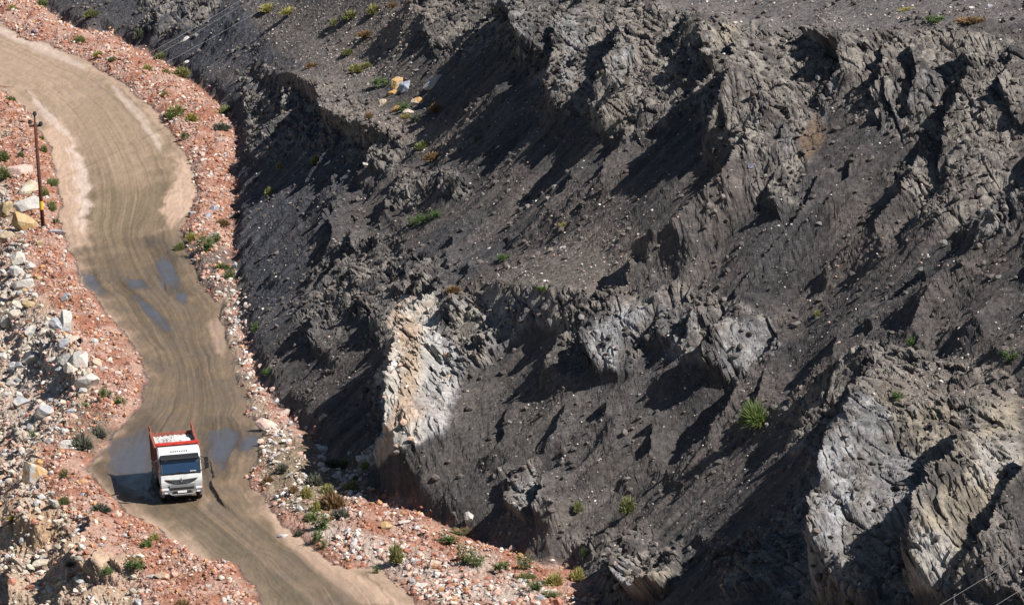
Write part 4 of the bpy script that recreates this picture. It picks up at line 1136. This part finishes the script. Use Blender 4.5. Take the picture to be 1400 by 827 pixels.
LAMP = mat('lamp_glass', (0.75, 0.77, 0.80), 0.08, 0, 0.8)
ORANGE = mat('indicator_orange', (0.7, 0.22, 0.02), 0.2)
LOADM = mat('white_stone_load', (0.54, 0.525, 0.50), 0.95, 0, 0.2, 0.2, 3.5, 1.0)
PLATE = mat('plate_white', (0.78, 0.78, 0.76), 0.4)
GLASS = bpy.data.materials.new('windscreen_glass'); GLASS.use_nodes = True
_n = GLASS.node_tree.nodes; _l = GLASS.node_tree.links; _b = _n['Principled BSDF']
_b.inputs['Base Color'].default_value = (0.03, 0.06, 0.11, 1); _b.inputs['Roughness'].default_value = 0.03; _b.inputs['Specular IOR Level'].default_value = 0.9
_t = _n.new('ShaderNodeBsdfTransparent'); _t.inputs[0].default_value = (0.55, 0.68, 0.85, 1); _m = _n.new('ShaderNodeMixShader'); _m.inputs[0].default_value = 0.5
_l.new(_b.outputs[0], _m.inputs[1]); _l.new(_t.outputs[0], _m.inputs[2]); _l.new(_m.outputs[0], _n['Material Output'].inputs[0])
SEATM = mat('cab_interior', (0.10, 0.13, 0.18), 0.8)

gp = floor_pt(249, 684)
fwd = np.array([0.125, -1.0]); fwd /= np.linalg.norm(fwd)
tc = gp - fwd * 3.25
TRZ = math.atan2(fwd[0], -fwd[1])
truck = thing('tipper_truck', 'white tipper truck with a red dump body of white stone driving on the dirt road', 'truck', (tc[0], tc[1], floor_z(tc[1]) + 0.0), TRZ)
# local axes: -y is forward, x = -1.25..1.25
cab = NB(); prism(cab, [(-3.98,0.98),(-4.06,1.25),(-4.02,1.78),(-3.72,2.72),(-3.45,3.02),(-3.1,3.12),(-2.35,3.12),(-2.28,3.0),(-2.28,0.98)], -1.23, 1.23, 0.05)
cabo = part('cab', cab, WHITE, truck)
b = NB(); prism(b, [(-4.045,1.85),(-3.765,2.645),(-3.740,2.636),(-4.02,1.84)], -1.07, 1.07, 0.006); ws = part('windshield', b, GLASS, truck)
b = NB()
prism(b, [(-4.035,1.775),(-4.065,1.85),(-4.02,1.86),(-4.0,1.79)], -1.13, 1.13)
for s in (-1, 1):
    prism(b, [(-4.065,1.80),(-3.765,2.68),(-3.73,2.67),(-4.03,1.79)], s*1.14 - 0.05, s*1.14 + 0.05)
part('windshield_seal', b, BLACK, truck)
b = NB(); prism(b, [(-3.82,2.60),(-4.02,2.66),(-3.98,2.80),(-3.60,2.90),(-3.64,2.66)], -1.12, 1.12, 0.015); part('sun_visor', b, BLACK, truck)
b = NB(); prism(b, [(-3.50,2.965),(-3.38,3.05),(-3.36,3.03),(-3.48,2.945)], -0.5, 0.5); pl_ = part('roof_plate', b, BLACK, truck)
b = NB()
for k in range(7): bx(b, (-0.44 + k*0.13, -3.475, 3.0), (-0.36 + k*0.13, -3.43, 3.045))
part('lettering', b, PLATE, pl_)
# grille smile, badge
b = NB()
up, dn = [], []
for k in range(21):
    x = -0.98 + 1.96 * k / 20; t = max(0, 1 - (x/0.98)**2)
    up.append((x, 1.455 + 0.05*(x/0.98)**2)); dn.append((x, 1.505 - 0.33 * t**0.7))
for k in range(20):
    q = [(*up[k],), (*up[k+1],), (*dn[k+1],), (*dn[k],)]
    b.faces.new([b.verts.new((x, -4.078 + 0.0, z)) for x, z in q])
bmesh.ops.remove_doubles(b, verts=b.verts, dist=1e-4)
r_ = bmesh.ops.extrude_face_region(b, geom=b.faces[:]); bmesh.ops.translate(b, verts=[g for g in r_['geom'] if isinstance(g, bmesh.types.BMVert)], vec=(0, 0.05, 0)); bmesh.ops.recalc_face_normals(b, faces=b.faces)
gr = part('grille', b, BLACK, truck)
b = NB()
for k in range(3): bx(b, (-0.42 - k*0.15, -4.092, 1.25 + k*0.07), (0.42 + k*0.15, -4.078, 1.262 + k*0.07))
part('grille_bar', b, GREYP, gr)
b = NB()
out = [(0,0.15),(0.085,0),(0,-0.15),(-0.085,0)]; inn = [(0,0.075),(0.042,0),(0,-0.075),(-0.042,0)]
for k in range(4):
    k2 = (k+1) % 4
    b.faces.new([b.verts.new((x, -4.125, 1.44+z)) for x, z in (out[k], out[k2], inn[k2], inn[k])])
bmesh.ops.remove_doubles(b, verts=b.verts, dist=1e-4)
r_ = bmesh.ops.extrude_face_region(b, geom=b.faces[:]); bmesh.ops.translate(b, verts=[g for g in r_['geom'] if isinstance(g, bmesh.types.BMVert)], vec=(0, 0.05, 0)); bmesh.ops.recalc_face_normals(b, faces=b.faces)
part('badge', b, mat('chrome', (0.75,0.76,0.78), 0.2, 0.9), truck)
# bumper, lamps, plate, guard
b = NB(); bx(b, (-1.24,-4.16,0.62), (1.24,-3.7,1.03), 0.05); bx(b, (-0.75,-4.175,1.00), (0.75,-4.02,1.16), 0.02); part('bumper', b, GREYP, truck)
b = NB(); bx(b, (-0.72,-4.19,0.90), (0.72,-4.155,0.98), 0.01); bx(b, (-0.55,-4.19,0.70), (0.55,-4.155,0.80), 0.01); part('bumper_opening', b, BLACK, truck)
for s in (-1, 1):
    b = NB(); bx(b, (s*0.99 - 0.20, -4.185, 0.86), (s*0.99 + 0.20, -4.10, 1.01), 0.02); hl = part('headlight', b, LAMP, truck)
    b = NB(); bx(b, (s*1.205 - 0.04, -4.175, 0.87), (s*1.205 + 0.03, -4.09, 1.0), 0.01); part('indicator', b, ORANGE, truck)
    b = NB(); bx(b, (s*0.95 - 0.10, -4.18, 0.68), (s*0.95 + 0.10, -4.13, 0.76), 0.01); part('fog_light', b, LAMP, truck)
b = NB(); bx(b, (-0.27,-4.215,0.70), (0.27,-4.195,0.82), 0.004); pt = part('number_plate', b, PLATE, truck)
b = NB()
cyl(b, (-0.62,-4.2,0.60), (0.62,-4.2,0.60), 0.035, seg=10); cyl(b, (-0.62,-4.2,0.60), (-0.80,-4.12,0.72), 0.035, seg=10); cyl(b, (0.62,-4.2,0.60), (0.80,-4.12,0.72), 0.035, seg=10)
bx(b, (-0.5,-4.16,0.50), (0.5,-3.9,0.58), 0.01); part('under_guard', b, STEEL, truck)
# side windows, doors, steps, mirrors, wipers
for s in (-1, 1):
    b = NB(); pr = [(-3.74,2.02),(-3.60,2.58),(-2.85,2.62),(-2.85,1.92),(-3.4,1.92)]
    prism(b, pr, s*1.228 - 0.004, s*1.228 + 0.012); dr = part('side_window', b, GLASS, truck)
    b = NB(); bx(b, (s*1.235 - 0.006, -2.79, 1.1), (s*1.235 + 0.006, -2.765, 2.75)); bx(b, (s*1.235-0.006,-3.86,1.05),(s*1.235+0.006,-3.835,1.95)); part('door_gap', b, BLACK, truck)
    b = NB(); bx(b, (s*1.25 - 0.015, -3.02, 1.66), (s*1.25 + 0.02, -2.86, 1.71), 0.005); part('door_handle', b, BLACK, truck)
    b = NB(); bx(b, (s*1.12 - 0.11, -3.9, 0.42), (s*1.12 + 0.11, -3.5, 0.62), 0.02); part('step', b, GREYP, truck)
    b = NB(); cyl(b, (s*1.2,-3.75,2.68), (s*1.52,-3.92,2.62), 0.022, seg=8); cyl(b, (s*1.2,-3.95,1.90), (s*1.52,-3.92,1.98), 0.022, seg=8); cyl(b, (s*1.52,-3.92,2.64), (s*1.52,-3.92,1.96), 0.02, seg=8)
    ma = part('mirror_arm', b, BLACK, truck)
    for z0, z1 in ((2.40, 2.66), (1.98, 2.36)):
        b = NB(); bx(b, (s*1.55 - 0.12, -3.99, z0), (s*1.55 + 0.12, -3.87, z1), 0.03); mr_ = part('mirror', b, BLACK, ma)
for x in (-0.55, 0.25):
    b = NB(); cyl(b, (x, -4.07, 1.84), (x + 0.5, -4.065, 1.90), 0.014, seg=6); cyl(b, (x + 0.1, -4.08, 1.86), (x + 0.62, -4.06, 1.885), 0.018, seg=6); part('wiper', b, BLACK, truck)
b = NB(); bx(b, (-0.85,-3.80,2.56), (-0.78,-3.79,2.60)); bx(b, (0.55,-4.03,1.86), (0.90,-4.01,1.94)); part('windshield_sticker', b, PLATE, truck)
# interior seen through the glass
b = NB(); bx(b, (-1.1,-3.9,1.3), (1.1,-3.5,1.80), 0.04); part('dashboard', b, SEATM, truck)
for x in (-0.6, 0.6):
    b = NB(); bx(b, (x-0.26,-3.0,1.45), (x+0.26,-2.5,1.6), 0.04); bx(b, (x-0.26,-2.62,1.55), (x+0.26,-2.45,2.35), 0.05); part('seat', b, SEATM, truck)
b = NB(); bmesh.ops.create_cone(b, segments=24, radius1=0.24, radius2=0.24, depth=0.03, cap_ends=False)
bmesh.ops.transform(b, matrix=Matrix.Translation((0.6,-3.38,1.92)) @ Matrix.Rotation(R(55), 4, 'X'), verts=b.verts); part('steering_wheel', b, BLACK, truck)
# chassis and wheels
b = NB(); bx(b, (-0.5,-3.9,0.68), (-0.35,3.3,0.92)); bx(b, (0.35,-3.9,0.68), (0.5,3.3,0.92)); bx(b, (-1.1,-2.1,0.5),(-0.55,-0.3,0.95),0.03); bx(b, (0.55,-2.1,0.5),(1.15,-0.3,0.95),0.03)
for y in (-2.9, 1.1, 2.45): cyl(b, (-1.0,y,0.53), (1.0,y,0.53), 0.08, seg=8)
part('chassis', b, DARKM, truck)
for y, dual in ((-2.9, 0), (1.1, 1), (2.45, 1)):
    for s in (-1, 1):
        wcx = s * (1.05 if not dual else 0.93); ww = 0.155 if not dual else 0.29
        b = NB(); cyl(b, (wcx-ww,y,0.53), (wcx+ww,y,0.53), 0.53, seg=32)
        es = [e for e in b.edges if abs(e.verts[0].co.x - e.verts[1].co.x) < 1e-5 and len(e.link_faces) == 2 and any(len(f.verts) > 10 for f in e.link_faces)]
        bmesh.ops.bevel(b, geom=es, offset=0.05, segments=2, affect='EDGES')
        wh = part('wheel', b, TYRE, truck)
        b = NB(); cyl(b, (wcx + s*(ww-0.04),y,0.53), (wcx + s*(ww+0.012),y,0.53), 0.29, 0.27, seg=24); cyl(b, (wcx + s*ww,y,0.53), (wcx + s*(ww+0.06),y,0.53), 0.11, seg=12); part('rim', b, STEEL, wh)
b = NB(); 
for s in (-1, 1): prism(b, [(-3.6,0.9),(-3.3,1.12),(-2.5,1.12),(-2.2,0.9),(-2.25,0.86),(-2.5,1.07),(-3.3,1.07),(-3.55,0.86)], s*1.08-0.16, s*1.08+0.16)
for s in (-1, 1): bx(b, (s*0.93-0.3, 0.5, 1.10), (s*0.93+0.3, 3.05, 1.13))
part('mudguard', b, BLACK, truck)
# dump body
b = NB()
FY0_, RY_ = -2.05, 3.3
bx(b, (-1.2, FY0_, 1.15), (1.2, RY_, 1.28))
dbm = part('dump_body', b, REDP, truck)
for s in (-1, 1):
    b = NB(); prism(b, [(FY0_,1.2),(FY0_,2.95),(RY_,2.93),(RY_,1.2)], s*1.24 - 0.03, s*1.24 + 0.03)
    sw_ = part('side_wall', b, REDW, dbm)
    b = NB()
    for k in range(7):
        y = FY0_ + 0.3 + k * 0.79; bx(b, (s*1.30 - 0.035, y, 1.2), (s*1.30 + 0.035, y + 0.1, 2.93), 0.01)
    prism(b, [(FY0_,2.88),(FY0_,3.0),(RY_,2.98),(RY_,2.86)], s*1.27 - 0.07, s*1.27 + 0.07)
    part('wall_rib', b, REDW, sw_)
    b = NB(); bx(b, (s*1.26 - 0.07, RY_ - 0.02, 1.2), (s*1.26 + 0.07, RY_ + 0.14, 3.22), 0.01); prism(b, [(RY_-0.7,2.96),(RY_,2.96),(RY_,3.18)], s*1.26 - 0.02, s*1.26 + 0.02); part('rear_post', b, REDW, dbm)
b = NB(); prism(b, [(FY0_,1.2),(FY0_-0.12,3.22),(FY0_-0.04,3.22),(FY0_+0.06,1.2)], -1.22, 1.22); hb = part('headboard', b, REDP, dbm)
b = NB(); bx(b, (-1.28, FY0_-0.26, 3.17), (1.28, FY0_+0.05, 3.30), 0.02)
for x0_, x1_ in ((-0.36, 0.0), (0.36, 0.0)): cyl(b, (x0_, FY0_-0.16, 3.17), (x1_, FY0_-0.17, 2.93), 0.03, seg=6)
for x in (-1.1, -0.5, 0.5, 1.1): bx(b, (x-0.04, FY0_-0.17, 1.9), (x+0.04, FY0_-0.06, 3.17))
part('top_rail', b, REDP, hb)
b = NB(); bx(b, (-1.2, RY_, 1.2), (1.2, RY_+0.07, 2.75)); bx(b, (-1.2, RY_+0.07, 2.6), (1.2, RY_+0.12, 2.72)); part('tailgate', b, REDW, dbm)
# load of crushed white stone
gx, gy = np.meshgrid(np.linspace(-1.2, 1.2, 70), np.linspace(FY0_+0.06, RY_-0.02, 150))
lz = 2.50 + 0.56 * np.exp(-((gx-0.1)/0.92)**2 - ((gy-0.3)/1.6)**2) + 0.06 * fbm(gx*3, gy*3, 4, 7) + 0.09 * cells(gx*6, gy*6, 9, 1.5)[0]
vid = np.arange(gx.size).reshape(gx.shape); qq = np.stack([vid[:-1,:-1], vid[:-1,1:], vid[1:,1:], vid[1:,:-1]], -1).reshape(-1, 4)
me = quick_mesh('stone_load', np.stack([gx, gy, lz], -1).reshape(-1, 3), qq); ld = link('stone_load', me, None, LOADM)
ld.location = truck.location; ld.rotation_euler = truck.rotation_euler
tag(ld, 'heap of crushed white stone filling the red dump body', 'stone load')

# driver behind the glass (one skinned figure)
def driver():
    pts = {'pel':(0.6,-2.75,1.68,.17,.14),'wst':(0.6,-2.76,1.88,.15,.12),'chs':(0.6,-2.78,2.12,.19,.13),'nck':(0.6,-2.8,2.30,.06,.06),'hd0':(0.6,-2.84,2.40,.09,.10),'hd1':(0.6,-2.86,2.54,.09,.10),
           'sl':(0.40,-2.8,2.20,.07,.07),'el':(0.34,-3.0,1.95,.05,.05),'wl':(0.44,-3.3,2.0,.035,.035),'hl':(0.46,-3.38,2.03,.03,.04),'fl':(0.48,-3.43,2.04,.02,.02),
           'sr':(0.80,-2.8,2.20,.07,.07),'er':(0.87,-3.0,1.95,.05,.05),'wr':(0.77,-3.3,2.0,.035,.035),'hr':(0.75,-3.38,2.03,.03,.04),'fr':(0.73,-3.43,2.04,.02,.02),
           'tl':(0.5,-3.15,1.66,.08,.08),'kl':(0.48,-3.3,1.62,.06,.06),'tr':(0.7,-3.15,1.66,.08,.08),'kr':(0.72,-3.3,1.62,.06,.06)}
    ed = [('pel','wst'),('wst','chs'),('chs','nck'),('nck','hd0'),('hd0','hd1'),('chs','sl'),('sl','el'),('el','wl'),('wl','hl'),('hl','fl'),('chs','sr'),('sr','er'),('er','wr'),('wr','hr'),('hr','fr'),('pel','tl'),('tl','kl'),('pel','tr'),('tr','kr')]
    ks_ = list(pts); me = bpy.data.meshes.new('person')
    me.from_pydata([pts[k][:3] for k in ks_], [(ks_.index(a), ks_.index(b_)) for a, b_ in ed], [])
    o = link('person', me, None, mat('driver_clothes', (0.42, 0.45, 0.50), 0.9))
    sk = o.modifiers.new('Skin', 'SKIN'); sv = me.skin_vertices[0].data
    for i, k in enumerate(ks_): sv[i].radius = pts[k][3:]; sv[i].use_root = (i == 0)
    o.modifiers.new('Subdivision', 'SUBSURF').levels = 1
    o.location = truck.location; o.rotation_euler = truck.rotation_euler
    tag(o, 'driver in a grey shirt sitting at the wheel behind the windshield', 'person')
driver()

# ------------------------------------------------------------------ the power pole and its wires
g = at(60, 312); s = pxm(g); PH = 161 / s / 0.985
pole = thing('utility_pole', 'rusty brown utility pole with a yellow band and three insulators, beside the road bend', 'utility pole', g)
RUST = mat('rusty_steel', (0.085, 0.032, 0.022), 0.85, 0, 0.3, 0.3, 5, 0.3)
b = NB(); cyl(b, (0,0,-0.6), (0,0,PH*0.885), 0.155, 0.12, 16); part('shaft', b, RUST, pole, True)
b = NB(); cyl(b, (0,0,PH*0.165), (0,0,PH*0.235), 0.157, 0.155, 16); part('yellow_band', b, mat('yellow_paint', (0.62, 0.40, 0.02), 0.6), pole)
b = NB(); cyl(b, (0,0,PH*0.885), (0,0,PH*0.955), 0.07, 0.06, 10); bx(b, (-0.46,-0.06,PH*0.860), (0.46,0.06,PH*0.880)); part('crossarm', b, DARKM, pole)
b = NB(); cyl(b, (0,0,-0.5), (0,0,0.22), 0.26, 0.20, 14); part('concrete_footing', b, mat('concrete', (0.36,0.35,0.34), 0.9, 0, 0.3, 0.2, 6), pole)
INS = mat('dark_insulator', (0.03, 0.022, 0.02), 0.25)
tops = []
for x, z in ((-0.38, PH*0.888), (0.42, PH*0.868), (0.02, PH*0.955)):
    b = NB()
    for k, rr in enumerate((0.14, 0.19, 0.15)): cyl(b, (x,0,z + k*0.10), (x,0,z + k*0.10 + 0.11), rr, rr*0.75, 14)
    part('insulator', b, INS, pole); tops.append(g + Vector((x, 0, z + 0.25)))
WIRE = mat('aluminium_wire', (0.42, 0.41, 0.40), 0.45, 0.5)
def wire(a, c, sag, label):
    cu = bpy.data.curves.new('power_line', 'CURVE'); cu.dimensions = '3D'; cu.bevel_depth = 0.009; cu.bevel_resolution = 1
    sp = cu.splines.new('POLY'); N = 40; sp.points.add(N)
    for i in range(N + 1):
        t = i / N; p = Vector(a).lerp(Vector(c), t); p.z -= sag * 4 * t * (1 - t); sp.points[i].co = (*p, 1)
    tmp = bpy.data.objects.new('tmp', cu); C.objects.link(tmp)
    me = bpy.data.meshes.new_from_object(tmp); bpy.data.objects.remove(tmp)
    me.materials.clear(); tag(link('power_line', me, None, WIRE), label, 'power line', 'overhead wires')
def ray_pt(px, py, Yd):
    d = ray(px, py); t = Yd / d[1]; return Vector((t*d[0], Yd, CAM_H + t*d[2]))
fe = [ray_pt(640, -215, 440), ray_pt(655, -190, 440), ray_pt(668, -240, 440)]
for (a, c, lb) in zip(tops, fe, ('thin wire leading from the left insulator up over the road', 'thin wire leading from the right insulator up over the road', 'thin wire leading from the top insulator up over the road')):
    wire(a, c, 1.5, lb)
wire(ray_pt(1080, 940, 200), ray_pt(1700, 545, 205), 0.6, 'upper of two thin wires crossing the bottom right corner')
wire(ray_pt(1150, 945, 200), ray_pt(1700, 590, 205), 0.6, 'lower of two thin wires crossing the bottom right corner')
